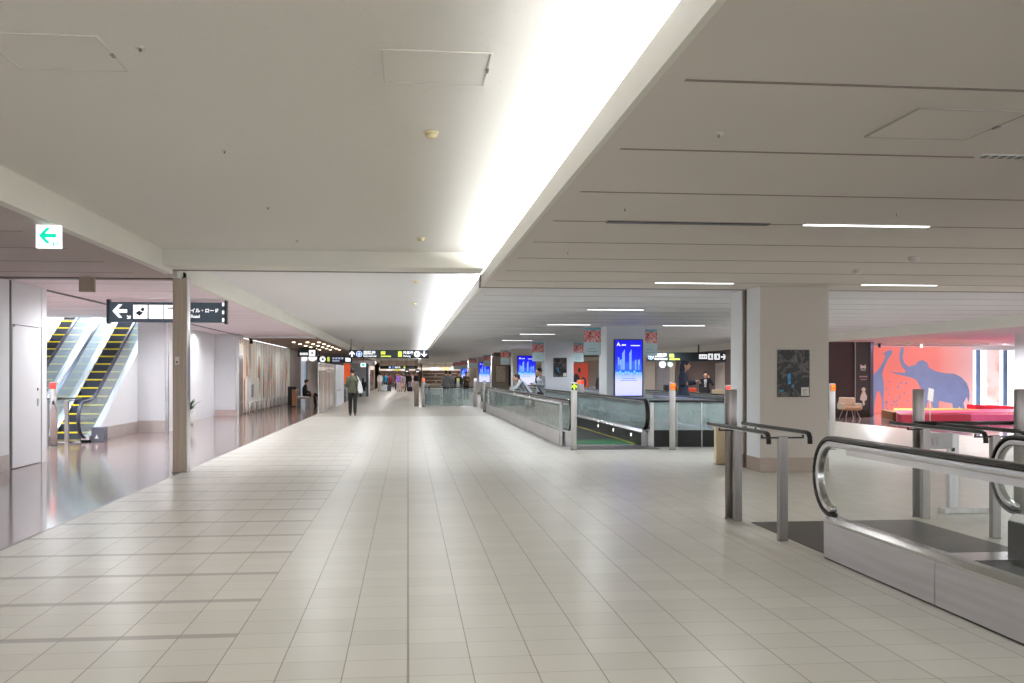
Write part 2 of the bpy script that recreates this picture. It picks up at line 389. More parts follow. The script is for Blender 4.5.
# fascias, coves and the bulkhead across the aisle
struct('trim_3', MB().box(-3.58, -3.47, YB, 15.2, ZL-0.004, ZM+0.1), 'fascia')
struct('trim_4', MB().box(-3.58, -3.47, 15.5, YE, ZL-0.02, ZM+0.1), 'fascia')
for i, (a, b) in enumerate(((YB, 15.3), (15.65, YE))):
    struct('trim_%d' % (5+i), MB().box(XC-0.002, XC+0.035, a, b, ZR-0.002, 3.05), 'fascia')
    struct('trim_%d' % (7+i), MB().box(1.9, 1.96, a, b, ZR+0.08, ZM), 'fascia')
struct('trim_9', MB().box(-3.47, XC, 14.6, 15.25, 3.07, ZM+0.1), 'fascia')
struct('trim_10', MB().box(-3.58, XC, 15.25, 15.5, 3.075, ZM+0.1), 'joint')
struct('trim_11', MB().box(XC-0.01, 13.75, 15.44, 15.66, ZR+0.003, ZR+0.2), 'joint')
struct('trim_12', MB().box(-6.45, -3.47, 15.88, 16.12, ZL-0.015, ZL+0.1), 'joint')
struct('trim_13', MB().box(13.72, 13.85, YB, YE, 2.60, 2.97), 'fascia')
struct('trim_14', MB().box(-6.4, -3.58, 39.38, 39.5, ZL-0.07, ZL), 'white_wall')
struct('trim_15', MB().box(-6.36, -6.30, 16.1, 39.4, ZL-0.02, ZL+0.02), mat('track_grey', (96, 98, 104), 0.5))
n = 16
g1 = MB(); g2 = MB(); g3 = MB(); g4 = MB()
for k in range(-6, 8):
    y = 4.51+1.412*k; g1.box(1.28, 13.7, y-0.014, y+0.014, ZR-0.003, ZR+0.01)
for k in range(0, 60):
    y = 17.1+1.412*k; g2.box(1.30, 13.7, y-0.014, y+0.014, ZR-0.003, ZR+0.01)
for k in range(-8, 4):
    y = 10.85+1.412*k; g3.box(-6.2, -4.0, y-0.014, y+0.014, ZL-0.003, ZL+0.01)
for k in range(0, 14):
    y = 17.0+1.412*k; g4.box(-10.6, -3.9, y-0.012, y+0.012, ZL-0.003, ZL+0.01)
for q, mm in ((g1, 'groove'), (g2, mat('groove_light', (158, 157, 160), 0.8)), (g3, 'groove'), (g4, mat('groove_pink', (206, 196, 204), 0.8))):
    struct('trim_%d' % n, q, mm); n += 1

# left: pier wall with its flush door, then the escalator hall
struct('wall_left', MB().box(-6.5, -6.25, YB, 16.42, 0, ZL), 'pier_wall')
struct('trim_20', MB().box(-6.249, -6.244, 15.55, 15.565, 0.26, ZL), 'groove')
struct('trim_21', MB().box(-6.47, -6.256, 16.42, 16.52, 0, ZL), mat('joint_cover_dark', (82, 78, 78), 0.5, 0.4))
struct('baseboard_left', MB().box(-6.26, -6.238, YB, 16.40, 0, 0.25), 'plinth_pale')
dr = struct('door_1', MB().box(-6.48, -6.25, 16.55, 17.78, 0.01, 2.30), 'pier_wall', bevel=0.006)
hd = MB().box(-6.25, -6.235, 17.60, 17.66, 0.98, 1.10).build('door_handle', 'steel', dr)
MB().tube([(-6.25, 17.62, 1.26), (-6.236, 17.62, 1.26)], 0.025).build('door_lock', 'steel_dark', dr)
MB().box(-6.25, -6.238, 16.58, 16.63, 2.27, 2.31).build('door_hinge', 'steel_dark', dr)
struct('wall_left', MB().box(-6.48, -6.25, 16.53, 17.80, 2.31, ZL), 'pier_wall', bevel=0.006)
struct('trim_22', MB().box(-6.50, -6.24, 17.80, 18.02, 0, ZL), 'white_wall')
struct('wall_left', MB().box(-10.95, -10.8, 12.0, 40.0, 0, 6.8), 'white_wall')
struct('wall_left', MB().box(-10.8, -6.5, 11.9, 12.0, 0, ZL), 'white_wall')
struct('wall_left', MB().box(-7.07, -6.30, 27.05, 28.0, 0, ZL), 'pier_wall')
struct('trim_23', MB().box(-6.36, -6.285, 27.03, 27.12, 0, ZL), 'alu')
struct('baseboard_left', MB().box(-7.08, -6.30, 27.035, 27.06, 0, 0.30), 'plinth_pale')
struct('wall_left', MB().box(-7.17, -7.07, 28.0, 37.6, 0, 6.8), 'white_wall')
struct('wall_left', MB().box(-10.8, -7.15, 37.6, 37.75, 0, 6.8), 'white_wall')
struct('wall_left', MB().box(-7.17, -6.27, 37.6, 37.75, 0, ZL), 'white_wall')
struct('baseboard_left', MB().box(-7.15, -6.27, 37.57, 37.6, 0, 0.22), mat('pink_plinth', (206, 188, 184), 0.5))
struct('trim_24', MB().box(-6.62, -6.54, 37.59, 37.602, 1.35, 1.52), 'paper')
struct('trim_25', MB().box(-6.33, -6.20, 37.58, 38.45, 0, ZL), 'alu')
# beyond the printed wall: brown wall, glazed gap, pale wall to the far end
struct('wall_left', MB().box(-6.5, -6.27, 54.0, 59.5, 0, ZL-0.05), 'brown_wall')
struct('window_1', MB().box(-6.45, -6.35, 59.5, 63.5, 0, ZL-0.05), stripes_mat('blue_white_glazing', [(70, 84, 130), (196, 214, 220), (86, 100, 140), (228, 232, 234)], 1.3, 'Y', emit=0.5))
struct('wall_left', MB().box(-6.5, -6.27, 63.5, YE, 0, ZL-0.05), mat('far_left_wall', (196, 186, 182), 0.6, var=0.1))
# far end and right-hand core
struct('wall_back', MB().box(-10.9, 28.0, YE, YE+0.2, 0, 3.4), mat('far_wall', (206, 194, 188), 0.6, var=0.15, scale=0.5))
struct('wall_right', MB().box(14.3, 16.28, 33.55, 40.8, 0, 2.66), 'dark_brown')
struct('wall_right', MB().box(14.3, 14.5, 40.8, 43.9, 0, 2.66), 'brown_wall')
struct('door_2', MB().box(14.29, 14.5, 43.9, 45.3, 0, 2.05), 'cream')
struct('wall_right', MB().box(14.3, 14.5, 43.9, 45.3, 2.06, 2.66), 'brown_wall')
struct('wall_right', MB().box(14.3, 14.5, 45.3, 52.1, 0, 2.66), 'brown_wall')
struct('trim_26', MB().box(14.22, 14.5, 52.1, 53.2, 0, 2.66), 'cream')
d3 = struct('door_3', MB().box(14.33, 14.5, 53.2, 54.88, 0, 2.66), 'steel_panel')
struct('door_4', MB().box(14.33, 14.5, 54.92, 56.6, 0, 2.66), 'steel_panel')
struct('wall_right', MB().box(14.27, 14.5, 56.6, 87.0, 0, 2.66), 'cream')
struct('trim_27', MB().box(14.25, 14.28, 59.2, 59.45, 0, 2.66), 'orange_lit')
struct('wall_right', MB().box(14.3, 14.5, 87.0, YE, 0, 2.66), 'cream')
struct('wall_right', MB().box(16.28, 22.72, 38.1, 38.3, 0, 2.66), 'white_wall')
struct('wall_right', MB().box(24.6, 28.0, 37.9, 38.3, 0, 2.66), 'white_wall')
struct('wall_right', MB().box(27.9, 28.0, 30.0, 38.3, 0, 2.66), 'white_wall')
w = struct('window_2', MB().box(22.72, 24.6, 38.15, 38.2, 0.1, 2.5), 'window')
fr = MB()
for x in (22.86, 24.02): fr.box(x, x+0.17, 38.05, 38.15, 0.1, 2.5)
fr.build('window_mullion', 'blue_mullion', w)
MB().box(23.30, 23.86, 38.06, 38.15, 0.1, 2.5).build('window_blind', mosaic_mat('printed_blind', [(0.35, (246, 232, 232)), (0.55, (238, 206, 200)), (0.7, (226, 190, 182))], 1.5, emit=0.5), w)
MB().box(22.72, 24.6, 38.05, 38.25, 2.5, 2.66).build('window_head', 'white_wall', w)
MB().box(22.72, 24.6, 38.05, 38.25, 0.0, 0.1).build('window_sill', 'white_wall', w)
# ------------------------------------------------------------------ ceiling fittings
def led(label, cx, cy, ln=1.2, z=ZR):
    t = thing('linear_light', label, 'ceiling light', (cx, cy, z), 0, 'linear lights in the slatted ceiling')
    MB().box(-ln/2, ln/2, -0.04, 0.04, -0.006, 0.004).build('frame', 'plastic_white', t)
    MB().box(-ln/2+0.01, ln/2-0.01, -0.03, 0.03, -0.011, -0.005).build('diffuser', 'led', t)
    return t
led('nearest lit linear light in the right slatted ceiling, bright white bar at upper right', 4.17, 8.71)
led('lit white linear light in the slatted ceiling left of the poster column', 4.23, 14.42)
led('lit white linear light in the slatted ceiling right of the poster column', 7.42, 14.42)
led('lit linear light beyond the ceiling joint, nearest over the blue screen column', 4.32, 20.48)
led('lit linear light at the left of a far pair, left of the blue screen column', 4.34, 26.7)
led('lit linear light at the right of a far pair, right of the blue screen column', 7.60, 26.9)
led('faint distant linear light over the two leaning travellers', 4.3, 33.0)
led('faintest and farthest of the linear lights in the slatted ceiling, left of the columns', 4.3, 39.2)
for x, y in ((4.2, 2.6), (7.6, 2.6), (7.5, 8.71), (10.8, 8.71), (10.8, 14.42), (4.2, -3.5)):
    pass
t = thing('slot_diffuser', 'long thin dark air slot in the slatted ceiling left of the nearest lit light', 'air vent', (2.5, 8.71, ZR))
MB().box(-0.75, 0.75, -0.05, 0.05, -0.008, 0.004).build('frame', 'hatch_edge', t)
MB().box(-0.74, 0.74, -0.045, 0.045, -0.016, -0.004).build('slot', 'black', t)
t = thing('slot_diffuser', 'short slotted air vent at the right edge of the near slatted ceiling', 'air vent', (3.95, 5.86, ZR))
MB().box(-0.42, 0.42, -0.04, 0.04, -0.010, 0.004).build('frame', 'plastic_white', t)
q = MB()
for k in range(14): q.box(-0.39+k*0.057, -0.36+k*0.057, -0.03, 0.03, -0.013, -0.006)
q.build('grille', 'black', t)

def hatch(label, cx, cy, z, m, w=0.6, l=0.6):
    t = thing('ceiling_hatch', label, 'access panel', (cx, cy, z), 0, 'access panels in the ceilings')
    MB().box(-w/2, w/2, -l/2, l/2, -0.006, 0.004).build('panel', m, t)
    fr = MB(); a = 0.008
    fr.box(-w/2-a, w/2+a, -l/2-a, -l/2, -0.009, 0.004).box(-w/2-a, w/2+a, l/2, l/2+a, -0.009, 0.004)
    fr.box(-w/2-a, -w/2, -l/2, l/2, -0.009, 0.004).box(w/2, w/2+a, -l/2, l/2, -0.009, 0.004)
    fr.build('frame', 'plastic_white' if z > 3 else 'hatch_edge', t)
    lt = MB().box(w/2-0.004, w/2+0.012, -0.03, 0.03, -0.016, -0.004).build('latch', 'steel_dark', t)
hatch('square white access panel in the main ceiling beside the bright cove', 0.16, 5.84, ZM, 'ceil_main')
hatch('access panel in the main ceiling at the top left corner', -1.95, 5.78, ZM, 'ceil_main')
hatch('access panel in the near right slatted ceiling', 2.91, 5.16, ZR, 'ceil_right')

def detector(label, x, y, z, r, kind):
    if kind != 'smoke': r *= 0.75
    m = 'plastic_cream' if kind == 'smoke' and z > 3 else 'plastic_white'
    if kind == 'smoke':
        t = thing('smoke_detector', label, 'smoke detector', (x, y, z), 0, 'round ceiling detectors')
        MB().lathe([(r*0.6, -0.012-r*0.7), (r*0.85, -0.008-r*0.55), (r*0.9, -0.012)], 16).build('sensor_head', m, t)
        MB().lathe([(r*1.05, -0.014), (r*1.1, 0.002)], 16).build('base', m, t)
    else:
        t = thing('sprinkler_head', label, 'sprinkler', (x, y, z), 0, 'ceiling sprinklers')
        MB().lathe([(r*0.25, -0.028), (r*0.4, -0.022), (r*0.3, -0.008)], 10).build('nozzle', 'steel_dark', t)
        MB().lathe([(r, -0.010), (r*1.05, 0.006)], 14).build('collar', m, t)
detector('cream round smoke detector, nearest, below the hatch in the main ceiling', 0.17, 7.39, ZM, 0.05, 'smoke')
detector('small cream smoke detector in the main ceiling just before the white bulkhead', 0.17, 13.1, ZM, 0.05, 'smoke')
detector('cream smoke detector in the main ceiling just beyond the bulkhead', 0.15, 19.1, ZM, 0.05, 'smoke')
detector('cream smoke detector in the main ceiling, second beyond the bulkhead', 0.17, 25.0, ZM, 0.05, 'smoke')
detector('small sprinkler head in the main ceiling right of the top left access panel', -1.46, 5.64, ZM, 0.035, 'sp')
detector('sprinkler head in the main ceiling, second along the left line', -1.46, 8.16, ZM, 0.03, 'sp')
detector('sprinkler head in the main ceiling, third along the left line', -1.49, 10.87, ZM, 0.03, 'sp')
detector('sprinkler head in the main ceiling nearest the bulkhead, left line', -1.47, 13.5, ZM, 0.03, 'sp')
detector('sprinkler head in the near slatted ceiling beside the cove', 1.75, 5.48, ZR, 0.03, 'sp')
detector('sprinkler head above the dark air slot in the slatted ceiling', 1.77, 8.02, ZR, 0.022, 'sp')
detector('sprinkler head above the nearest lit linear light', 4.11, 8.03, ZR, 0.022, 'sp')
detector('round white detector in the slatted ceiling right of the nearest lit light', 5.84, 11.0, ZR, 0.07, 'smoke')
detector('round white detector in the slatted ceiling above the poster column', 5.83, 12.44, ZR, 0.06, 'smoke')
detector('sprinkler head in the slatted ceiling close to the cove edge', 1.77, 10.96, ZR, 0.022, 'sp')

# two rows of tiny warm lamps in the timber ceiling
for r, x in enumerate((-5.0, -4.4, -3.9)):
    for k in range(6):
        t = MB().lathe([(0.03, -0.03), (0.07, -0.025), (0.075, 0.002)], 10).build('ceiling_lamp', emis('warm_lamp_%d%d' % (r, k), (255, 232, 196), 6.0), loc=(x, 44.5+k*2.6, ZL-0.05))
        tag(t, 'tiny warm lamp set in the timber ceiling left of the big hanging sign', 'ceiling light', 'warm lamps in the timber ceiling')
# track lights over the play area
t = thing('track_light', 'white spotlight on a track in front of the pink mural', 'spotlight', (18.6, 34.5, 2.66))
MB().box(-1.0, 2.6, -0.02, 0.02, -0.05, 0.0).build('track', 'plastic_white', t)
MB().lathe([(0.035, -0.17), (0.05, -0.15), (0.035, -0.05)], 12).build('lamp_head', emis('spot_white', (255, 246, 236), 1.5), t)
t = thing('track_light', 'small dark spotlight on the ceiling above the giraffe', 'spotlight', (17.25, 35.0, 2.66))
MB().box(-0.06, 0.06, -0.03, 0.03, -0.03, 0.0).build('mount', 'black', t)
MB().lathe([(0.04, -0.15), (0.05, -0.13), (0.04, -0.02)], 12).build('lamp_head', 'black', t)

# ------------------------------------------------------------------ steel pillar on the left edge
t = thing('steel_pillar', 'square bronze steel pillar standing on the edge of the brown floor', 'pillar', (-3.49, 15.88, 0))
MB().box(-0.115, 0.095, -0.10, 0.10, 0.012, 3.0).build('shaft', 'pillar_steel', t, bevel=0.006)
MB().box(0.097, 0.108, -0.10, 0.10, 0.012, 3.0).build('edge_strip', 'alu', t)
MB().box(-0.125, 0.11, -0.11, 0.11, 0.0, 0.012).build('base_plate', 'steel_dark', t)
sw = MB().box(-0.075, -0.015, -0.112, -0.10, 1.66, 1.78).build('switch_plate', 'steel', t)
MB().lathe([(0.014, -0.004), (0.016, 0.006)], 12).build('button', mat('switch_red', (150, 40, 40), 0.5), sw).rotation_euler.x = PI/2
sw.children[0].location = (-0.045, -0.114, 1.70)
t = MB().box(-0.11, 0.11, -0.05, 0.05, -0.22, 0).build('ceiling_box', mat('box_bronze', (160, 146, 132), 0.5, var=0.05), loc=(-4.86, 15.75, 2.985), bevel=0.004)
tag(t, 'small beige box hanging from the ceiling joint left of the steel pillar', 'box')

# ------------------------------------------------------------------ right-hand row of columns
def column(label, x0, x1, y0, y1, m='col2', joint=None, side='col_side'):  # paler left side panels: light on that face put into the colour
    t = thing('column', label, 'column', ((x0+x1)/2, (y0+y1)/2, 0), 0, 'square columns in the right-hand hall'); w = (x1-x0)/2; l = (y1-y0)/2
    if joint:
        a, b = joint[0]-(y0+y1)/2, joint[1]-(y0+y1)/2
        MB().box(-w, w, -l, a, 0.22, ZR).build('casing', m, t, bevel=0.004)
        MB().box(-w, w, b, l, 0.22, ZR).build('casing', m, t, bevel=0.004)
        MB().box(-w+0.03, w-0.03, a, b, 0, ZR).build('joint_strip', 'joint', t)
        MB().box(-w-0.006, -w, -l+0.006, a-0.01, 0.22, ZR).build('side_panel', side, t)
        MB().box(-w-0.006, -w, b+0.01, l-0.006, 0.22, ZR).build('side_panel', side, t)
        MB().box(-w-0.004, w+0.004, -l-0.004, a, 0, 0.22).box(-w-0.004, w+0.004, b, l+0.004, 0, 0.22).build('plinth', 'plinth', t)
    else:
        MB().box(-w, w, -l, l, 0.22, ZR).build('casing', m, t, bevel=0.004)
        MB().box(-w-0.006, -w, -l+0.01, -l+0.32, 0.22, ZR).box(-w-0.006, -w, -l+0.36, l-0.01, 0.22, ZR).build('side_panel', side, t)
        MB().box(-w-0.004, w+0.004, -l-0.004, l+0.004, 0, 0.22).build('plinth', 'plinth', t)
    return t
column('nearest warm grey square column carrying the small dark poster', 5.40, 6.50, 14.86, 16.25, 'col', (15.46, 15.66))
column('pale grey column with the large lit blue advertising screen', 5.47, 6.55, 27.1, 28.2)
column('grey column carrying a dark poster behind the two travellers', 5.45, 6.60, 39.4, 40.5)
column('column with a blue screen directly behind the leaning traveller', 5.45, 6.60, 51.6, 52.7, 'col')
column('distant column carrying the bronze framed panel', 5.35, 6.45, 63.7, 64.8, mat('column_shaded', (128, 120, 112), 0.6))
column('distant column with a narrow blue screen left of the framed panel', 5.30, 6.45, 75.8, 76.9, 'col')
column('far column beside a red and white banner, sixth after the poster column', 5.30, 6.45, 88.0, 89.1, mat('column_beige', (176, 168, 156), 0.6))
column('farthest visible column with a sliver of blue screen', 5.30, 6.45, 100.2, 101.3, 'col_side')
column('pale blue grey column at the right edge of the picture by the play area', 17.05, 18.1, 25.4, 26.5, 'col_side')
struct('trim_28', MB().box(5.2, 14.2, 60.2, 60.6, 2.62, ZR), 'joint')

# posters, screens and framed panel on the columns (their local frame: x along the face, z up, face at y=0 looking at -y)
photo = mosaic_mat('poster_photo', [(0.34, (12, 11, 11)), (0.50, (26, 24, 23)), (0.58, (104, 98, 92)), (0.64, (34, 32, 30)), (0.8, (20, 19, 18))], 6, 5, dist=1.6)
def poster(label, x, y, z, w, h, blue=True):
    t = thing('poster', label, 'poster', (x, y, z))
    MB().box(-w/2, w/2, 0.0, 0.012, 0, h).build('print', photo, t)
    MB().box(-w/2-0.006, w/2+0.006, 0.004, 0.020, -0.006, h+0.006).build('backing', 'black', t)
    if blue:
        q = MB(); s = h
        for px, pz, pw, ph in ((0.30, 0.36, 0.11, 0.14), (0.31, 0.26, 0.10, 0.10), (0.43, 0.19, 0.07, 0.07), (0.05, 0.10, 0.12, 0.05)):
            q.prism([(-w/2+px*w, pz*h), (-w/2+(px+pw)*w, (pz+0.02)*h), (-w/2+(px+pw*0.9)*w, (pz+ph)*h), (-w/2+(px+0.01)*w, (pz+ph*0.9)*h)], -0.003, 0.001, 'y')
        q.build('blue_patch', mat('poster_blue', (52, 150, 200), 0.5, var=0.3, scale=20), t)
    lb = MB().box(w/2-0.26*w, w/2-0.02*w, -0.003, 0.001, 0.02*h, 0.20*h).build('caption_card', 'paper', t)
    q = MB()
    for k in range(5): q.box(w/2-0.22*w, w/2-(0.06+0.03*(k % 3))*w, -0.005, -0.002, (0.05+0.025*k)*h, (0.058+0.025*k)*h)
    q.build('caption_lines', mat('caption_grey_%d' % int(y), (90, 86, 82), 0.6), lb)
    return t
poster('dark photo collage poster with blue spots on the nearest column', 5.93, 14.842, 1.165, 0.50, 0.72)
poster('dark poster with a notched lower edge on the column behind the travellers', 6.05, 39.385, 1.43, 0.53, 0.75)

sky_m = vgrad_mat('screen_city', [(0.0, (186, 190, 248)), (0.22, (206, 206, 255)), (0.36, (150, 178, 240)), (0.46, (40, 70, 240)), (0.72, (22, 30, 225)), (1.0, (16, 10, 214))], 0, 1.56, emit=1.0, nscale=4)
def screen(label, x, y, z, w, h, detail=True):
    t = thing('advertising_screen', label, 'screen', (x, y, z), 0, 'lit blue advertising screens')
    MB().box(-w/2-0.03, w/2+0.03, 0.0, 0.05, -0.03, h+0.03).build('frame', 'black', t, bevel=0.004)
    im = MB().box(-w/2, w/2, -0.006, 0.002, 0, h).build('picture', sky_m, t)
    im.scale = (1, 1, 1)
    lo = MB().prism([(-w*0.44, h*0.90), (-w*0.38, h*0.965), (-w*0.33, h*0.915), (-w*0.27, h*0.90), (-w*0.35, h*0.90), (-w*0.385, h*0.925), (-w*0.42, h*0.90)], -0.012, -0.005, 'y')
    lo.box(-w*0.25, -w*0.18, -0.012, -0.005, h*0.903, h*0.925).box(-w*0.16, -w*0.10, -0.012, -0.005, h*0.905, h*0.925)
    lo.box(w*0.08, w*0.42, -0.012, -0.005, h*0.898, h*0.912)
    lo.build('logo_and_line', 'sign_white', im)
    tw = MB(); tv = MB()
    def tower(mb, x0, x1, z0, z1, slant):
        mb.prism([(w*x0, h*z0), (w*x1, h*z0), (w*x1, h*(z1+slant)), (w*x0, h*z1)], -0.010, -0.005, 'y')
    for a in ((-0.40, -0.34, 0.46, 0.70, -0.02), (-0.24, -0.14, 0.46, 0.76, 0.08), (0.02, 0.11, 0.46, 0.76, 0.08), (-0.33, -0.25, 0.46, 0.64, 0.02), (0.23, 0.29, 0.46, 0.62, 0.04), (0.34, 0.42, 0.46, 0.64, 0.02)): tower(tw, *a)
    for a in ((-0.45, -0.30, 0.43, 0.55, 0.0), (-0.12, 0.0, 0.44, 0.58, 0.03), (0.12, 0.22, 0.44, 0.60, 0.05), (0.26, 0.46, 0.43, 0.56, 0.0)): tower(tv, *a)
    tw.build('tower_picture', emis('tower_pale_%d' % int(y), (120, 160, 248), 1.0), im)
    tv.prism([(-w*0.46, h*0.42), (w*0.46, h*0.42), (w*0.46, h*0.47), (-w*0.46, h*0.47)], -0.010, -0.005, 'y').build('block_picture', emis('tower_blue_%d' % int(y), (50, 96, 240), 1.0), im)
    q = MB()
    for k in range(9): q.prism(disc(-w*0.42+k*w*0.105, h*(0.415+0.02*math.sin(k*2.3)), w*0.045, 9), -0.012, -0.006, 'y')
    q.build('shoreline_picture', emis('shore_%d' % int(y), (110, 200, 220), 0.9), im)
    q = MB()
    for zz, hw in ((0.265, 0.30), (0.30, 0.22)): q.box(-w*hw, w*hw, -0.012, -0.006, h*zz, h*(zz+0.010))
    q.build('caption_line', emis('caption_%d' % int(y), (110, 120, 190), 0.8), im)
    return t
screen('large upright lit blue screen showing city towers on the pale column', 6.07, 27.045, 0.93, 0.76, 1.53)
screen('lit blue screen on the column directly behind the leaning traveller', 6.15, 51.54, 0.98, 0.92, 1.50)
screen('narrow distant blue screen left of the bronze framed panel', 5.80, 75.74, 0.95, 0.80, 1.50)
screen('farthest sliver of blue screen beside the distant crowd', 5.75, 100.14, 0.95, 0.80, 1.50)
t = thing('framed_panel', 'square bronze framed panel on a distant column left of the leaning traveller', 'framed panel', (5.92, 63.64, 0.98))
MB().box(-0.37, 0.37, 0, 0.04, 0, 1.15).build('frame', mat('bronze_frame', (122, 88, 58), 0.5), t)
MB().box(-0.31, 0.31, -0.006, 0.01, 0.06, 1.09).build('print', mosaic_mat('beige_map', [(0.4, (168, 160, 148)), (0.6, (150, 142, 130)), (0.7, (118, 110, 100))], 3), t)

# hanging banners either side of the columns
ban = mosaic_mat('banner_art', [(0.30, (40, 40, 52)), (0.44, (206, 34, 44)), (0.50, (236, 232, 230)), (0.56, (206, 34, 44)), (0.66, (230, 150, 140)), (0.8, (90, 160, 190))], 7, 3, dist=2.0)
ban2 = mat('banner_pale', (196, 220, 226), 0.6, var=0.04)
ban3 = mat('banner_teal', (110, 184, 204), 0.6, var=0.05)
def banner(label, x, y, z=2.04, w=0.46, h=0.74):
    t = thing('hanging_banner', label, 'banner', (x, y, z), 0, 'red and pale blue banners beside the columns')
    MB().box(-w/2, w/2, -0.004, 0.004, 0, h*0.48).build('lower_panel', ban2, t)
    MB().box(-w/2, w/2, -0.004, 0.004, h*0.48, h*0.92).build('picture', ban, t)
    MB().box(-w/2, w/2, -0.004, 0.004, h*0.92, h).build('top_band', ban3, t)
    MB().tube([(-w*0.35, 0, h), (-w*0.35, 0, ZR-z)], 0.006, 6).tube([(w*0.35, 0, h), (w*0.35, 0, ZR-z)], 0.006, 6).build('hanger', 'steel', t)
    q = MB()
    for k in range(2): q.box(-w*0.3, w*(0.3-0.1*k), -0.006, -0.003, h*(0.12+0.1*k), h*(0.14+0.1*k))
    q.build('text_line', mat('banner_text_%d_%d' % (int(x*10), int(y)), (130, 170, 176), 0.6), t)
banner('red and pale blue hanging banner left of the large blue screen column', 4.98, 26.62)
banner('red and pale blue hanging banner right of the large blue screen column', 6.77, 27.4, w=0.40)
banner('hanging banner above the standing traveller, left of the second poster column', 5.10, 38.9)
banner('hanging banner at the right side of the second poster column', 6.83, 39.6, w=0.42)
banner('banner left of the screen column behind the leaning traveller', 4.99, 51.2)
banner('distant red and white banner left of the narrow blue screen', 4.85, 75.2, w=0.62)
banner('very distant banner beside the farther columns', 4.90, 87.6, w=0.7)
banner('farthest red banner over the distant crowd', 4.90, 99.8, w=0.75)
banner('distant banner over the framed panel column', 5.02, 63.2, w=0.5)
# ------------------------------------------------------------------ hanging signs
def panel(t, w, h, m='sign', z=0.0, ends=True):
    MB().box(-w/2, w/2, -0.06, 0.06, z, z+h).build('sign_box', m, t, bevel=0.004)
def glyph(t, name, poly, m, dy=-0.064):
    return MB().prism(poly, dy, dy+0.004, 'y').build(name, m, t)
def rect(x0, x1, z0, z1): return [(x0, z0), (x1, z0), (x1, z1), (x0, z1)]

# escalator direction sign (local x measured from its centre)
t = thing('direction_sign', 'long dark slate direction sign with left arrow and pictograms half behind the steel pillar', 'sign', (-4.775, 20.5, 2.52))
panel(t, 2.25, 0.40, 'sign_slate', 0.03)
for s in (-1, 1): MB().box(s*1.14-0.025, s*1.14+0.025, -0.075, 0.075, 0, 0.48).build('end_bracket', 'sign', t)
def sx(u): return (u-168)*0.02
glyph(t, 'arrow', arrow_poly(sx(122.5), 0.25, 0.28, PI), 'sign_white')
glyph(t, 'small_arrow', arrow_poly(sx(131), 0.13, 0.09, -PI/4), 'sign_white')
for a, b in ((135.3, 149), (150.3, 164.3), (165.2, 179)):
    glyph(t, 'pictogram_plate', rect(sx(a), sx(b), 0.10, 0.375), 'sign_white')
q = MB()
q.prism([(sx(137.5), 0.21), (sx(141), 0.26), (sx(145), 0.22), (sx(141.5), 0.155)], -0.070, -0.064, 'y')
q.prism([(sx(142), 0.275), (sx(144.5), 0.33), (sx(146.5), 0.30), (sx(145), 0.24)], -0.070, -0.064, 'y')
q.prism([(sx(167), 0.29), (sx(169.5), 0.325), (sx(175), 0.325), (sx(178), 0.29), (sx(176), 0.30), (sx(172.3), 0.30), (sx(169), 0.30)], -0.070, -0.064, 'y')
for k in range(3): q.box(sx(168.5)+k*0.06, sx(168.5)+k*0.06+0.04, -0.07, -0.064, 0.14, 0.15)
q.build('pictogram', 'sign', t)
text('lettering', 'スマイル・ロード', 0.092, 'sign_white', t, (sx(181.6), -0.066, 0.235), bold=0.0025)
text('lettering', 'Smile Road', 0.085, 'sign_white', t, (sx(180.6), -0.066, 0.125), bold=0.0015)
for z in (0.05, 0.2, 0.36): glyph(t, 'edge_mark', rect(sx(221.5), sx(223.5), z, z+0.07), 'sign_white')

t = thing('exit_sign', 'lit white emergency exit sign with green left arrow under the left fascia', 'sign', (-3.55, 10.32, 2.76))
MB().box(-0.116, 0.116, -0.03, 0.03, 0, 0.225).build('light_box', 'exit_white', t, bevel=0.003)
MB().box(-0.126, 0.126, -0.024, 0.034, 0.228, 0.24).build('mount', 'plastic_white', t)
glyph(t, 'arrow', arrow_poly(-0.005, 0.122, 0.165, PI), 'exit_green', -0.034)
q = MB()
q.prism(rect(0.048, 0.060, 0.022, 0.058), -0.034, -0.03, 'y').prism(rect(0.068, 0.074, 0.03, 0.058), -0.034, -0.03, 'y').prism(rect(0.088, 0.098, 0.022, 0.062), -0.034, -0.03, 'y').prism(rect(0.048, 0.074, 0.018, 0.024), -0.034, -0.03, 'y')
q.build('door_mark', 'exit_green', t)

def plane_icon(t, cx, cz, r, y=-0.068):
    glyph(t, 'round_icon', disc(cx, cz, r), 'sign_white', -0.064)
    glyph(t, 'blue_disc', disc(cx, cz, r*0.86), 'sign_blue', -0.067)
    q = MB().prism([(cx, cz+r*0.7), (cx+r*0.13, cz+r*0.3), (cx+r*0.65, cz-r*0.05), (cx+r*0.65, cz-r*0.2), (cx+r*0.12, cz), (cx+r*0.1, cz-r*0.4), (cx+r*0.28, cz-r*0.58), (cx-r*0.28, cz-r*0.58), (cx-r*0.1, cz-r*0.4), (cx-r*0.12, cz), (cx-r*0.65, cz-r*0.2), (cx-r*0.65, cz-r*0.05), (cx-r*0.13, cz+r*0.3)], -0.071, -0.066, 'y')
    q.build('aeroplane_mark', 'sign_white', t)

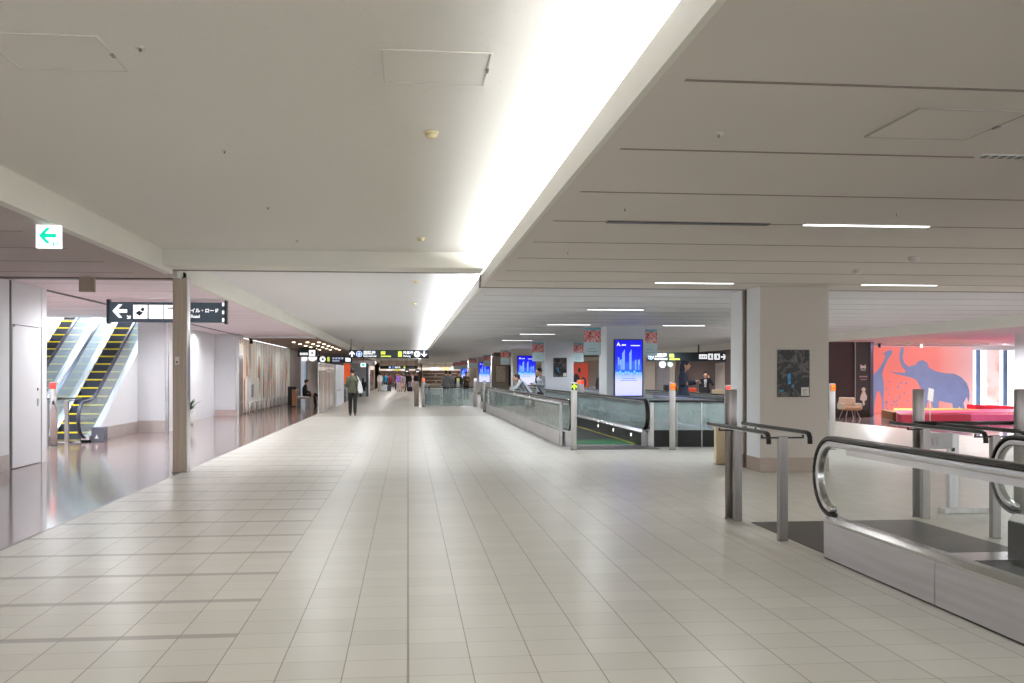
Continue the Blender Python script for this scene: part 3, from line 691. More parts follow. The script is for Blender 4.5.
t = thing('direction_sign', 'wide black overhead sign with up arrow and down arrow hanging across the aisle', 'sign', (-0.95, 50.3, 2.34))
panel(t, 4.0, 0.42)
for s in (-1, 1): MB().tube([(s*1.88, 0, 0.42), (s*1.88, 0, 0.96)], 0.02, 8).build('hanger_rod', 'black', t)
def bx(u): return (u-389)*0.0503
glyph(t, 'arrow', arrow_poly(bx(352.6), 0.21, 0.29, PI/2), 'sign_white')
plane_icon(t, bx(359.6), 0.21, 0.15)
text('lettering', '国際線', 0.20, 'sign_white', t, (bx(363.8), -0.066, 0.20), bold=0.004)
text('lettering', 'International', 0.125, 'sign_white', t, (bx(363.8), -0.066, 0.07), bold=0.002)
glyph(t, 'yellow_plate', rect(bx(381), bx(385.5), 0.19, 0.35), 'sign_yellow'); glyph(t, 'yellow_bar', rect(bx(381), bx(391), 0.07, 0.13), 'sign_yellow')
glyph(t, 'yellow_plate', rect(bx(398), bx(401.8), 0.07, 0.35), 'sign_yellow')
text('lettering', '駐車場', 0.17, 'sign_white', t, (bx(403), -0.066, 0.215), bold=0.004)
text('lettering', 'Parking', 0.125, 'sign_white', t, (bx(403), -0.066, 0.07), bold=0.002)
glyph(t, 'round_icon', disc(bx(417), 0.21, 0.16), 'sign_white')
text('lettering', 'P', 0.24, 'sign', t, (bx(417), -0.070, 0.125), align='CENTER', bold=0.006)
glyph(t, 'arrow', arrow_poly(bx(424), 0.21, 0.29, -PI/2), 'sign_white')

t = thing('direction_sign', 'far black overhead sign seen just under the wide one at the end of the aisle', 'sign', (-1.04, 110.7, 2.16))
panel(t, 4.1, 0.36)
for s in (-1, 1): MB().tube([(s*1.9, 0, 0.36), (s*1.9, 0, 1.14)], 0.02, 6).build('hanger_rod', 'black', t)
glyph(t, 'arrow', arrow_poly(-0.95, 0.18, 0.25, PI/2), 'sign_white'); glyph(t, 'round_icon', disc(-0.6, 0.18, 0.13), 'sign_blue')
text('lettering', '国際線', 0.2, 'sign_white', t, (-0.4, -0.066, 0.1), bold=0.006); glyph(t, 'yellow_plate', rect(0.55, 0.75, 0.08, 0.28), 'sign_yellow')

t = thing('direction_sign', 'black overhead sign with right arrow hanging between screen column and poster column', 'sign', (12.53, 43.9, 2.12))
panel(t, 3.64, 0.40)
MB().tube([(0.55, 0, 0.40), (0.55, 0, 0.75)], 0.035, 8).build('hanger_rod', 'sign', t)
def rx(u): return (u-686.5)*0.0452
plane_icon(t, rx(649.3), 0.20, 0.13)
text('lettering', '国際線', 0.18, 'sign_white', t, (rx(653.5), -0.066, 0.20), bold=0.004)
text('lettering', 'International', 0.115, 'sign_white', t, (rx(653.2), -0.066, 0.07), bold=0.002)
glyph(t, 'yellow_plate', rect(rx(668.6), rx(673), 0.18, 0.33), 'sign_yellow'); glyph(t, 'yellow_bar', rect(rx(668.6), rx(679), 0.06, 0.12), 'sign_yellow')
for a, b in ((698.7, 707), (708, 713), (714.5, 720)): glyph(t, 'pictogram_plate', rect(rx(a), rx(b), 0.08 if a > 700 else 0.11, 0.34 if a > 700 else 0.31), 'sign_white')
q = MB()
for u in (700, 702.4, 704.6): q.box(rx(u), rx(u+1.5), -0.07, -0.064, 0.16, 0.24)
for u in (709.3, 716.5): q.box(rx(u), rx(u+2.2), -0.07, -0.064, 0.13, 0.28)
q.build('pictogram', mat('picto_grey', (120, 126, 134), 0.5), t)
glyph(t, 'arrow', arrow_poly(rx(724), 0.20, 0.26, 0), 'sign_white')
t = thing('round_sign', 'round white sign hanging below the right arrow sign', 'sign', (11.42, 43.95, 1.84))
MB().prism(disc(0, 0.14, 0.15), -0.02, 0.02, 'y').build('disc', 'sign_white', t); MB().tube([(0, 0, 0.28), (0, 0, 0.40)], 0.01, 6).build('hanger_rod', 'black', t)
t = thing('round_sign', 'smaller pale green round sign beside the round white one', 'sign', (11.78, 43.95, 1.86))
MB().prism(disc(0, 0.12, 0.12), -0.02, 0.02, 'y').build('disc', emis('pale_green_lit', (190, 226, 200), 0.8), t); MB().tube([(0, 0, 0.23), (0, 0, 0.38)], 0.01, 6).build('hanger_rod', 'black', t)

t = thing('shop_sign', 'small black hanging sign with a white square above the seated person', 'sign', (-5.22, 52.8, 2.44))
panel(t, 1.0, 0.38)
glyph(t, 'white_square', rect(0.08, 0.40, 0.04, 0.36), 'sign_white'); glyph(t, 'dark_mark', rect(0.20, 0.28, 0.14, 0.28), 'sign', -0.068)
q = MB()
for k in range(3): q.prism(rect(-0.38+k*0.14, -0.27+k*0.14, 0.10, 0.22), -0.066, -0.062, 'y')
q.build('white_marks', 'sign_white', t)
MB().box(-0.3, -0.02, -0.05, 0.05, -0.20, 0).build('lower_plate', 'sign_white', t)
MB().prism([(0.42*math.cos(a*PI/10-PI)*0.55+0.26, 0.36*math.sin(a*PI/10-PI)*0.62) for a in range(11)], -0.05, 0.05, 'y').build('round_lamp', 'sign_white', t)
MB().box(-0.45, 0.45, -0.03, 0.03, 0.38, 0.51).build('hanger_rod', 'black', t)
t = thing('direction_sign', 'navy hanging sign with white round icon, left of the wide aisle sign', 'sign', (-3.80, 52.6, 2.14))
panel(t, 1.78, 0.36, 'sign_navy')
glyph(t, 'round_icon', disc(-0.62, 0.18, 0.15), 'sign_white'); glyph(t, 'icon_mark', rect(-0.66, -0.56, 0.12, 0.24), 'sign_navy', -0.068)
glyph(t, 'yellow_plate', rect(-0.38, -0.26, 0.06, 0.30), 'sign_yellow')
q = MB()
for k in range(4): q.prism(rect(-0.12+k*0.15, -0.01+k*0.15, 0.18, 0.28), -0.066, -0.062, 'y')
q.prism(rect(-0.12, 0.25, 0.06, 0.13), -0.066, -0.062, 'y'); q.build('white_marks', mat('soft_white', (186, 196, 230), 0.5, emit=(186, 196, 230), es=0.5), t)
glyph(t, 'white_square', rect(0.55, 0.82, 0.06, 0.26), 'sign_white')
for s in (-1, 1): MB().tube([(s*0.8, 0, 0.36), (s*0.8, 0, 0.80)], 0.012, 6).build('hanger_rod', 'black', t)
t = thing('exit_sign', 'tiny distant green exit sign hanging right of the walking traveller', 'sign', (-2.75, 62.0, 2.0))
MB().box(-0.16, 0.16, -0.03, 0.03, 0, 0.24).build('light_box', 'exit_white', t); glyph(t, 'green_mark', rect(-0.08, 0.10, 0.05, 0.19), 'exit_green', -0.034)
MB().tube([(0, 0, 0.24), (0, 0, 1.3)], 0.01, 6).build('hanger_rod', 'black', t)

# ------------------------------------------------------------------ moving walkways
def rrect(w, h, r, n=3):
    pts = []
    for cx, cy, a in ((w/2-r, h/2-r, 0), (-w/2+r, h/2-r, PI/2), (-w/2+r, -h/2+r, PI), (w/2-r, -h/2+r, 3*PI/2)):
        for i in range(n+1): pts.append((cx+r*math.cos(a+PI/2*i/n), cy+r*math.sin(a+PI/2*i/n)))
    return pts
def walkway(label, loc, L, landings=(True, True), seams=1.65, glass='glass', glass_len=2.35, lamps=False, plate=1.95):
    """y runs 0..L between the skirt ends; newels overhang the ends"""
    t = thing('moving_walkway', label, 'moving walkway', loc, 0, 'moving walkways on the right')
    R, zc = 0.315, 0.665
    for s in (-1, 1):
        x = s*0.80
        n = max(1, int(round(L/seams))); sl = L/n
        for k in range(n):
            y0, y1 = L-(k+1)*sl, L-k*sl
            MB().box(min(s*0.855, s*0.88), max(s*0.855, s*0.88), y0+0.003, y1-0.003, 0.012, 0.30).build('outer_panel', 'steel_panel', t)
        MB().box(min(s*0.84, s*0.875), max(s*0.84, s*0.875), 0.0, L, 0, 0.012).build('kick_strip', 'black', t)
        MB().prism([(s*0.882, 0.30), (s*0.885, 0.318), (s*0.835, 0.345), (s*0.77, 0.345), (s*0.73, 0.29), (s*0.73, 0.27), (s*0.87, 0.27)], 0.0, L, 'y').build('deck_cover', 'alu', t)
        MB().box(min(s*0.722, s*0.738), max(s*0.722, s*0.738), 0.0, L, 0.0, 0.28).build('inner_skirt', 'skirt', t)
        for e in (0.0, L): MB().box(min(s*0.735, s*0.86), max(s*0.735, s*0.86), e-0.006, e+0.006, 0.0, 0.30).build('end_plate', 'steel_panel', t)
        # glass in lengths, rounded at the newels
        g = max(1, int(round(L/glass_len))); gl = L/g
        for k in range(g):
            y0, y1 = k*gl+0.006, (k+1)*gl-0.006
            poly = [(y0, 0.34), (y1, 0.34), (y1, 0.93), (y0, 0.93)]
            if k == g-1: poly = [(y0, 0.34), (L, 0.35)]+arc(L, zc, R-0.035, -PI/2, PI/2, 14)+[(y0, 0.945)]
            if k == 0: poly = [(y1, 0.945)]+arc(0, zc, R-0.035, PI/2, 3*PI/2, 14)+[(y1, 0.34)]
            MB().prism(poly, x-0.005, x+0.005, 'x').build('glass_panel', glass, t)
        path = arc(0, zc, R, 3*PI/2, PI/2, 16)+[(L*i/12, zc+R) for i in range(1, 12)]+arc(L, zc, R, PI/2, -PI/2, 16)
        MB().sweep([(x, a, b) for a, b in path], rrect(0.085, 0.036, 0.016), side=(1, 0, 0)).build('handrail', 'rubber', t)
        Ri = R-0.045
        path = arc(0, zc, Ri, 3*PI/2, PI/2, 16)+[(L*i/12, zc+Ri) for i in range(1, 12)]+arc(L, zc, Ri, PI/2, -PI/2, 16)
        MB().sweep([(x, a, b) for a, b in path], rrect(0.066, 0.052, 0.012), side=(1, 0, 0)).build('handrail_profile', 'alu', t)
        MB().box(x-0.026, x+0.026, 0.30, L-0.30, zc+R-0.115, zc+R-0.068).build('light_channel', 'alu', t)
        if lamps:
            for k in range(3):
                y = 0.9+1.9*k
                MB().prism(disc(y, 0.19, 0.035, 12), min(s*0.716, s*0.724), max(s*0.716, s*0.724), 'x').build('skirt_lamp', emis('skirt_lamp_%s_%d' % (s, k), (255, 255, 245), 3.0), t)
    MB().box(-0.722, 0.722, 0.35, L-0.35, 0.004, 0.016).build('belt', 'belt', t)
    for s in (-1, 1): MB().box(min(s*0.68, s*0.715), max(s*0.68, s*0.715), 0.35, L-0.35, 0.016, 0.019).build('edge_line', 'yellow', t)
    for e, sg in ((0, -1), (L, 1)):
        MB().box(-0.722, 0.722, min(e-sg*0.35, e), max(e-sg*0.35, e), 0.004, 0.022).build('comb_plate', 'alu', t)
        if landings[0 if e == 0 else 1]:
            MB().box(-0.80, 0.92, min(e, e+sg*plate), max(e, e+sg*plate), 0.001, 0.006).build('landing_plate', 'dark', t)
    return t
w1 = walkway('nearest moving walkway at lower right with steel side and rounded black handrail end', (4.27, -6.0, 0), 13.85)
w2 = walkway('moving walkway beyond the green arrow post, the one the two travellers stand on', (4.16, 20.6, 0), 24.6, glass='glass_green', lamps=True, plate=0.9, seams=2.4, glass_len=2.4)
for k in range(4): MB().box(-0.66, 0.66, 0.45+k*0.42, 0.52+k*0.42, 0.017, 0.02).build('green_comb_light', 'green_lit', w2)
dup(w2, (7.5, 20.6, 0), 'second moving walkway right of the blue screen column, under the denim figure')
dup(w2, (1.85, 49.7, 0), 'distant moving walkway behind the far row of posts')

# ------------------------------------------------------------------ posts and rails at the walkway ends
def post(label, x, y, disp=None, toward=-1, h=1.35, r=0.062, m='steel', ell=0.8):
    t = thing('barrier_post', label, 'post', (x, y, 0), 0, 'steel posts at the ends of walkways and escalators')
    MB().lathe([(r, 0.0), (r, h-0.01), (r*0.92, h)], 20, ex=1.0, ey=ell).build('tube', m, t)
    MB().lathe([(r*1.15, 0.0), (r*1.15, 0.012), (r*1.05, 0.014)], 20, ex=1.0, ey=ell).build('base_ring', 'steel_dark', t)
    if disp:
        yy = toward*(r*ell+0.002)
        MB().box(-r*0.80, r*0.80, min(yy, 0), max(yy, 0), h-0.15, h-0.02).build('display', 'black', t)
        if disp == 'arrow':
            MB().prism(arrow_poly(0, h-0.085, 0.105, PI/2), yy-0.004, yy, 'y').build('arrow', 'green_arrow', t)
        else:
            mm = {'red': 'red_lit', 'orange': 'orange_lit', 'lime': 'sign_yellow', 'white': 'sign_white'}[disp]
            MB().box(-r*0.7, r*0.7, yy-0.004, yy, h-0.085, h-0.025).build('lamp', mm, t)
            MB().box(-r*0.7, r*0.7, yy-0.004, yy, h-0.14, h-0.10).build('lamp', mm, t)
    return t
post('tall flat brownish steel post in front of the poster column, left of the near walkway', 3.35, 10.08, None, r=0.064, m='steel_dark', ell=0.6)
post('tall steel post behind the near walkway, in front of the pink mural', 5.37, 10.02, None, r=0.064, m='steel_dark', ell=0.6)
post('tall steel post cut off by the right edge of the picture', 6.46, 9.95, None, r=0.064, m='steel_dark', ell=0.6)
post('steel post with a lit green arrow on a black display', 3.30, 19.66, 'arrow')
post('steel post with an orange red lamp right of the blue screen column', 5.27, 19.50, 'orange')
post('steel post with a red lamp just behind the nearest flat post', 6.36, 19.35, 'red', h=1.30)
post('post with an orange lamp seen past the right side of the poster column', 8.47, 19.2, 'orange', h=1.33)
post('far post with an orange lamp at the left end of the distant barrier', 0.72, 47.4, 'orange', r=0.08, m='steel')
post('grey far post immediately left of the orange lamp one', 0.40, 47.7, None, r=0.11, h=1.2, m='plinth')
post('far post with a lime lamp in the middle of the distant barrier', 2.37, 47.4, 'lime', r=0.07)
post('far post with a white top at the right end of the distant barrier', 3.14, 46.7, 'white', r=0.085)
post('plain thin far post between the orange and lime lamp ones', 1.62, 48.1, None, r=0.06, h=0.95)
post('bright steel post at the far end of the long glass fence', 3.10, 40.35, None, r=0.07, h=1.28, m='alu')
post('small far post with a red lamp left of the blue screen column', 5.93, 33.6, 'red', r=0.06, h=1.34)
post('small far post with an orange lamp, neighbour of the far red lamp one', 5.70, 33.0, 'orange', r=0.06, h=1.34)

def barrier(label, loc, mat_post='steel_dark'):
    """a pair of short handrails on two posts; y=0 at the far post, rails run towards -y"""
    t = thing('handrail_barrier', label, 'handrail', loc, 0, 'short handrail pairs on posts')
    for y in (0.0, -1.24):
        MB().box(-0.042, 0.042, y-0.03, y+0.03, 0, 0.945).build('post', mat_post, t, bevel=0.005)
        MB().box(-0.2, 0.2, y-0.008, y+0.008, 0.925, 0.94).box(-0.2, -0.186, y-0.008, y+0.008, 0.925, 0.97).box(0.186, 0.2, y-0.008, y+0.008, 0.925, 0.97).build('bracket', 'black', t)
    for s in (-1, 1):
        x = s*0.19
        path = [(x, 0.38, 0.985), (x, -1.32, 0.985), (x, -1.375, 0.975), (x, -1.40, 0.945), (x, -1.405, 0.885)]
        MB().sweep(path, rrect(0.042, 0.034, 0.012), side=(1, 0, 0)).build('rail', 'black', t)
        MB().box(x-0.016, x+0.016, -1.30, 0.36, 0.962, 0.969).build('rail_underside', 'steel', t)
    return t
b1 = barrier('pair of short black handrails on two steel posts left of the near walkway end', (3.37, 9.94, 0))
dup(b1, (5.37, 9.88, 0), 'pair of short handrails on steel posts seen behind the near walkway glass')
dup(b1, (-7.52, 22.95, 0), 'short handrail pair on a bright post at the foot of the escalators')
post('white steel post with a red square lamp at the foot of the escalators', -7.34, 21.6, 'red', r=0.075, m='alu', h=1.36)
t = thing('barrier_bar', 'black horizontal bar joining the two tall posts before the pink mural', 'barrier', (5.92, 9.98, 0.99))
MB().tube([(-0.62, 0, 0), (0.58, 0, 0)], 0.022, 10).build('bar', 'black', t)
MB().tube([(-0.48, 0, -0.03), (-0.48, 0, 0.0)], 0.014, 8).tube([(0.2, 0, -0.05), (0.2, 0, 0.0)], 0.014, 8).build('stud', 'steel_dark', t)
t = thing('barrier_stand', 'low steel stand with a long foot and a clear box behind the near walkway', 'stand', (5.91, 10.3, 0))
MB().box(-0.055, 0.055, -0.035, 0.035, 0.05, 0.86).build('post', 'steel', t, bevel=0.004)
MB().box(-0.14, 0.44, -0.10, 0.06, 0, 0.055).build('foot', 'steel', t, bevel=0.006)
cb = MB().box(-0.30, -0.03, -0.06, -0.035, 0.70, 0.875).build('leaflet_box', mat('frosted_plastic', (208, 208, 210), 0.3, var=0.04), t, bevel=0.006)
MB().box(-0.27, -0.255, -0.064, -0.058, 0.735, 0.82).box(-0.215, -0.20, -0.064, -0.058, 0.735, 0.84).build('slot', 'steel_dark', cb)
MB().box(-0.33, -0.27, -0.03, 0.0, 0.66, 0.70).box(-0.03, 0.0, -0.05, -0.03, 0.67, 0.71).build('clip', 'black', t)
t = thing('notice_stand', 'thin pole stand with a small white placard in front of the elephant', 'stand', (14.6, 26.6, 0))
MB().tube([(0, 0, 0.015), (0, 0, 1.1)], 0.018, 8).build('pole', 'plastic_white', t)
MB().prism([(-0.09, 0.80), (0.07, 0.75), (0.10, 1.10), (-0.05, 1.14)], -0.012, -0.02, 'y').build('placard', 'paper', t)
MB().lathe([(0.16, 0.0), (0.16, 0.012), (0.03, 0.02)], 16).build('base', 'steel_dark', t)
t = thing('standing_board', 'beige board standing on the tiles behind the tall flat post', 'board', (5.22, 16.2, 0))
MB().box(-0.11, 0.14, -0.06, 0.06, 0.02, 0.645).build('panel', mat('beige_board', (214, 194, 160), 0.5, var=0.04), t, bevel=0.004)
MB().box(-0.11, 0.14, -0.10, 0.10, 0.0, 0.02).build('foot', 'steel_dark', t)

def fence(label, p0, p1, n, h=0.93, base=0.0, glass='glass', railm='alu', basem='steel_panel', extra=0.0):
    """glass balustrade between two floor points"""
    p0 = Vector(p0+(0,)); p1 = Vector(p1+(0,)); L = (p1-p0).length
    t = thing('glass_fence', label, 'fence', p0, math.atan2(p1.y-p0.y, p1.x-p0.x))
    for k in range(n+1):
        x = L*k/n; e = 0.04 if k in (0, n) else 0.010; MB().box(x-e, x+e, -0.03 if e > 0.02 else -0.008, 0.03 if e > 0.02 else 0.008, 0, h-0.02).build('post', 'alu', t, bevel=0.004)
    for k in range(n):
        a, b = L*k/n+0.012, L*(k+1)/n-0.012
        MB().box(a, b, -0.006, 0.006, base+0.03, h-0.06).build('glass_panel', glass, t)
        if base: MB().box(a, b, -0.02, 0.02, 0.0, base+0.03).build('base_panel', basem, t)
    MB().sweep([(-0.05, 0, h), (L+0.05+extra, 0, h)], rrect(0.07, 0.045, 0.018), side=(0, 1, 0)).build('rail', railm, t)
    return t
fence('long glass fence with silver rail running beside the moving walkway of the two travellers', (3.22, 20.85), (3.22, 39.8), 9, h=0.90, base=0.28)
fence('short glass fence with dark base between green arrow walkway and poster column', (5.06, 20.35), (6.62, 20.2), 3, h=0.95, base=0.32, glass='glass_green', railm='black', basem='skirt')
fence('distant dark glass fence joining the posts of the far barrier', (0.75, 47.55), (3.1, 46.8), 3, h=0.92, base=0.0, glass='glass_green', railm='black')

# ------------------------------------------------------------------ escalators
def escalator(label, loc, m_out='white_wall'):
    """bottom comb at y=0, climbs towards +y at 30 degrees, steps 0.62 wide"""
    t = thing('escalator', label, 'escalator', loc, 0, 'escalators in the left hall'); W = 0.37; rise, run, y0 = 0.2, 0.3464, 0.10
    N_ = 21
    for k in range(1, N_):
        st = MB().box(-W, W, y0+run*(k-1), y0+run*k+0.02, rise*k-0.22, rise*k-0.012).build('step', mat('step_dark', (58, 62, 76), 0.5, 0.3, var=0.1, stretch=(60, 1, 1)) if 'step_m' not in MT else MT['step_m'], t)
        MT['step_m'] = st.data.materials[0]
        MB().box(-W, W, y0+run*(k-1)-0.004, y0+run*(k-1)+0.045, rise*k-0.012, rise*k).box(-W, W, y0+run*(k-1)-0.008, y0+run*(k-1)-0.001, rise*k-0.035, rise*k).build('edge_line', 'yellow', st)
    MB().box(-W, W, -0.5, y0, 0.0, 0.012).build('comb_plate', 'alu', t)
    MB().box(-W, W, y0-0.03, y0+0.03, 0.012, 0.016).build('comb_line', 'yellow', t)
    T = y0+run*(N_-1)
    def nose(y):
        a = math.tan(PI/6)*(y-y0+0.0)
        return 0.5*(a+math.sqrt(a*a+0.03))        # soft transition from flat to slope
    ys = [-0.55+(T+0.55)*i/40 for i in range(41)]
    for s in (-1, 1):
        xg = s*(W+0.08)
        lo = [(y, nose(y)+0.10) for y in ys]; hi = [(y, nose(y)+0.86) for y in ys]
        r = 0.37; c = (ys[0], nose(ys[0])+0.10+0.39)
        newel = arc(c[0], c[1], r, PI/2, 3*PI/2, 10)
        MB().prism(lo+hi[::-1]+newel[1:-1], xg-0.006, xg+0.006, 'x').build('glass_panel', 'glass_white', t)
        path = [(xg, a, b) for a, b in arc(c[0], c[1]+0.0, r+0.03, 3*PI/2, PI/2, 10)]+[(xg, y, nose(y)+0.89) for y in ys[1:]]
        MB().sweep(path, rrect(0.08, 0.05, 0.02), side=(1, 0, 0)).build('handrail', mat('handrail_blue_grey', (120, 134, 156), 0.35, var=0.05) if 'hr_blue' not in MT else MT['hr_blue'], t)
        MT['hr_blue'] = t.children[-1].data.materials[0] if 'hr_blue' not in MT else MT['hr_blue']
        a, b = sorted((s*(W+0.015), s*(W+0.18)))
        strip = [(y, nose(y)+0.12) for y in ys]+[(y, nose(y)+0.03) for y in ys[::-1]]
        MB().prism(strip, a, b, 'x').build('deck_cover', 'white_wall', t)
        a, b = sorted((s*(W+0.165), s*(W+0.185)))
        body = [(y, nose(y)+0.10) for y in ys]+[(T, 0.0), (ys[0]+0.25, 0.0)]
        MB().prism(body, a, b, 'x').build('outer_panel', m_out, t)
        a, b = sorted((s*(W+0.17), s*(W+0.195)))
        MB().prism([(ys[0]+0.25, 0), (T, 0), (T, 0.28), (ys[0]+0.9, 0.28), (ys[0]+0.25, 0.14)], a, b, 'x').build('plinth', 'plinth_pale', t)
        a, b = sorted((s*(W+0.002), s*(W+0.02)))
        MB().prism([(y, nose(y)+0.10) for y in ys]+[(y, max(-0.0, nose(y)-0.15)) for y in ys[::-1]], a, b, 'x').build('skirt_panel', 'skirt', t)
    return t
e1 = escalator('right escalator with yellow edged dark steps climbing away, beside the white pier', (-7.63, 23.6, 0))
dup(e1, (-9.15, 23.6, 0), 'left escalator with yellow edged dark steps, farther behind the pier door')
t = thing('escalator_box', 'small dark grey box on the floor at the right escalator foot', 'box', (-6.9, 23.2, 0))
MB().box(-0.14, 0.14, -0.12, 0.15, 0, 0.33).build('casing', mat('box_grey', (86, 88, 100), 0.4), t, bevel=0.01)
MB().prism([(-0.06, 0.08), (0.02, 0.08), (-0.02, 0.17)], -0.126, -0.119, 'y').build('mark', 'paper', t)

# ------------------------------------------------------------------ left side furnishings
t = thing('printed_wall', 'long glazed wall printed with coloured vertical streaks on the left', 'wall panel', (-6.27, 38.45, 0))
MB().box(-0.08, 0.0, 0.0, 15.5, 0.05, 2.9).build('print', stripes_mat('streak_print', [(140, 156, 180), (214, 210, 208), (232, 226, 222), (206, 200, 198), (140, 178, 120), (232, 228, 224), (214, 206, 202), (232, 170, 124), (226, 220, 218), (170, 176, 190), (216, 196, 176)], 0.95, 'Y', emit=0.12), t)
q = MB()
for k in range(9): q.box(0.0, 0.02, k*1.92-0.02, k*1.92+0.02, 0.05, 2.9)
q.build('mullion', 'alu', t); MB().box(-0.08, 0.02, 0, 15.5, 0, 0.05).build('sill', 'steel_dark', t)
g_ = MB()
rr = random.Random(4)
for k in range(26):
    y = 3.9+rr.random()*11; z = rr.uniform(0.15, 1.4); hgt = rr.uniform(0.7, 1.4); wd = rr.uniform(0.05, 0.22)
    g_.prism([(y, z), (y+wd*0.6, z+0.1), (y+wd, z+hgt*0.6), (y+wd*0.5, z+hgt), (y-wd*0.1, z+hgt*0.5)], 0.0, 0.006, 'x')
g_.build('orange_figures', mosaic_mat('figure_print', [(0.35, (226, 122, 60)), (0.5, (196, 90, 66)), (0.6, (86, 150, 84)), (0.72, (72, 92, 140))], 1.1, 1), t)
fg = MB()
for y, z0, z1, wd in ((2.0, 1.75, 2.8, 0.25), (1.2, 1.45, 2.2, 0.30), (4.3, 1.2, 2.3, 0.5)):
    fg.prism([(y, z0), (y+wd, z0), (y+wd*1.2, (z0+z1)/2), (y+wd*0.7, z1), (y+wd*0.3, z1), (y-wd*0.2, (z0+z1)/2)], 0.0, 0.006, 'x')
fg.build('brown_figures', mat('figure_brown', (186, 150, 128), 0.5, var=0.2, scale=3), t)
t = thing('info_board', 'white board with a small dark print in front of the printed wall', 'board', (-6.22, 39.1, 0))
MB().box(0, 0.04, 0, 3.3, 0.20, 1.38).build('panel', 'paper', t)
MB().box(0.04, 0.046, 1.25, 1.85, 0.62, 1.12).build('dark_print', mosaic_mat('board_print', [(0.4, (60, 60, 66)), (0.55, (190, 190, 190)), (0.7, (70, 70, 76))], 6), t)
for y in (0.2, 3.1): MB().box(-0.0, 0.03, y-0.03, y+0.03, 0, 0.2).build('leg', 'steel', t)
t = thing('loop_rail', 'low steel rail of repeated loops along the foot of the printed wall', 'rail', (-5.98, 38.5, 0))
MB().tube([(0, 0, 0.47), (0, 13.2, 0.47)], 0.02, 8).build('top_bar', 'steel', t)
for k in range(10):
    y = 0.1+k*1.32; MB().tube([(0, y+a, b) for a, b in [(0, 0.02), (0, 0.28)]+arc(0.28, 0.28, 0.2, PI, 0, 8)[1:]+[(0.5, 0.28), (0.5, 0.02)]], 0.022, 8, up=(1, 0, 0)).build('loop', 'steel', t)
t = thing('spot_bar', 'small black track lamp above the white board on the printed wall', 'spotlight', (-6.1, 39.8, 2.75))
MB().box(-0.05, 0.05, -0.25, 0.25, 0.12, 0.18).build('track', 'black', t); MB().lathe([(0.05, -0.03), (0.07, 0.0), (0.05, 0.13)], 12).build('lamp_head', 'black', t)

t = thing('bench', 'seat block with tan end where the person in black sits', 'bench', (-5.05, 48.9, 0))
MB().box(-0.30, 0.30, -1.2, 1.0, 0.36, 0.46).build('seat', mat('bench_grey', (186, 178, 172), 0.5), t, bevel=0.02)
MB().box(-0.38, -0.28, -1.2, 1.0, 0.40, 0.80).build('backrest', mat('bench_grey2', (160, 152, 148), 0.5), t, bevel=0.02)
MB().box(-0.38, -0.20, -1.28, -1.2, 0.05, 0.80).build('end_panel', mat('bench_tan', (206, 146, 104), 0.5), t, bevel=0.01)
for y in (-0.9, 0.8):
    for x in (-0.22, 0.22): MB().tube([(x, y, 0), (x, y, 0.36)], 0.025, 8).build('leg', 'steel', t)
t = thing('litter_bin', 'dark standing bin beside the brown wall left of the bench', 'bin', (-5.75, 50.6, 0))
MB().box(-0.2, 0.2, -0.2, 0.2, 0.0, 0.85).build('body', 'black', t, bevel=0.02); MB().box(-0.21, 0.21, -0.21, 0.21, 0.85, 0.92).build('lid', 'skirt', t, bevel=0.01)

t = thing('glass_partition', 'glass screen wall with painted warm reflections left of the walking traveller', 'partition', (-3.50, 39.6, 0))
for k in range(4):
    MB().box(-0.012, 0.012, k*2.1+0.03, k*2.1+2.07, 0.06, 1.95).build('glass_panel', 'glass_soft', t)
    MB().box(-0.015, 0.015, k*2.1-0.02, k*2.1+0.02, 0, 2.0).build('post', 'steel', t)
MB().box(-0.02, 0.02, 0, 8.4, 1.95, 2.0).box(-0.03, 0.03, 0, 8.4, 0, 0.06).build('rail', 'steel', t)
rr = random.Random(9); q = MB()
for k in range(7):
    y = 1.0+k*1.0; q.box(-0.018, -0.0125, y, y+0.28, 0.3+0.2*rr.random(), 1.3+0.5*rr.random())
q2 = q.build('painted_reflections', mosaic_mat('reflection_paint', [(0.35, (230, 176, 140)), (0.5, (214, 140, 96)), (0.65, (206, 170, 160))], 2.5), t)  # reflections in the glass, painted as thin warm strips
t = thing('white_partition', 'white upright screen at the end of the glass partition', 'partition', (-3.45, 48.2, 0))
MB().box(-0.04, 0.04, 0, 5.6, 0.0, 2.0).build('panel', 'white_wall', t); MB().box(0.04, 0.044, 0.4, 3.6, 0.72, 0.78).build('pink_line', mat('pink_line', (216, 180, 186), 0.5), t)
t = thing('orange_board', 'bright orange upright board behind the walking traveller', 'board', (-3.62, 57.5, 0))
MB().box(-0.02, 0.34, -0.04, 0.04, 0.95, 2.15).build('panel', mat('orange_print', (240, 96, 44), 0.5, emit=(240, 96, 44), es=0.35), t); MB().box(0.12, 0.18, -0.03, 0.03, 0, 0.95).build('post', 'steel', t)
t = thing('grey_kiosk', 'pale grey kiosk wall beyond the orange board', 'kiosk', (-4.2, 70.0, 0))
MB().box(-1.2, 1.45, 0, 3.0, 0, 2.3).build('wall', mat('kiosk_grey', (176, 178, 184), 0.4, var=0.12, scale=2, stretch=(6, 1, 0.4)), t)
MB().box(1.30, 1.46, -0.03, 0.0, 0, 2.25).build('frame', 'sign_slate', t); MB().box(-1.25, 1.9, -0.1, 3.0, 2.3, 2.5).build('fascia_board', 'white_wall', t)

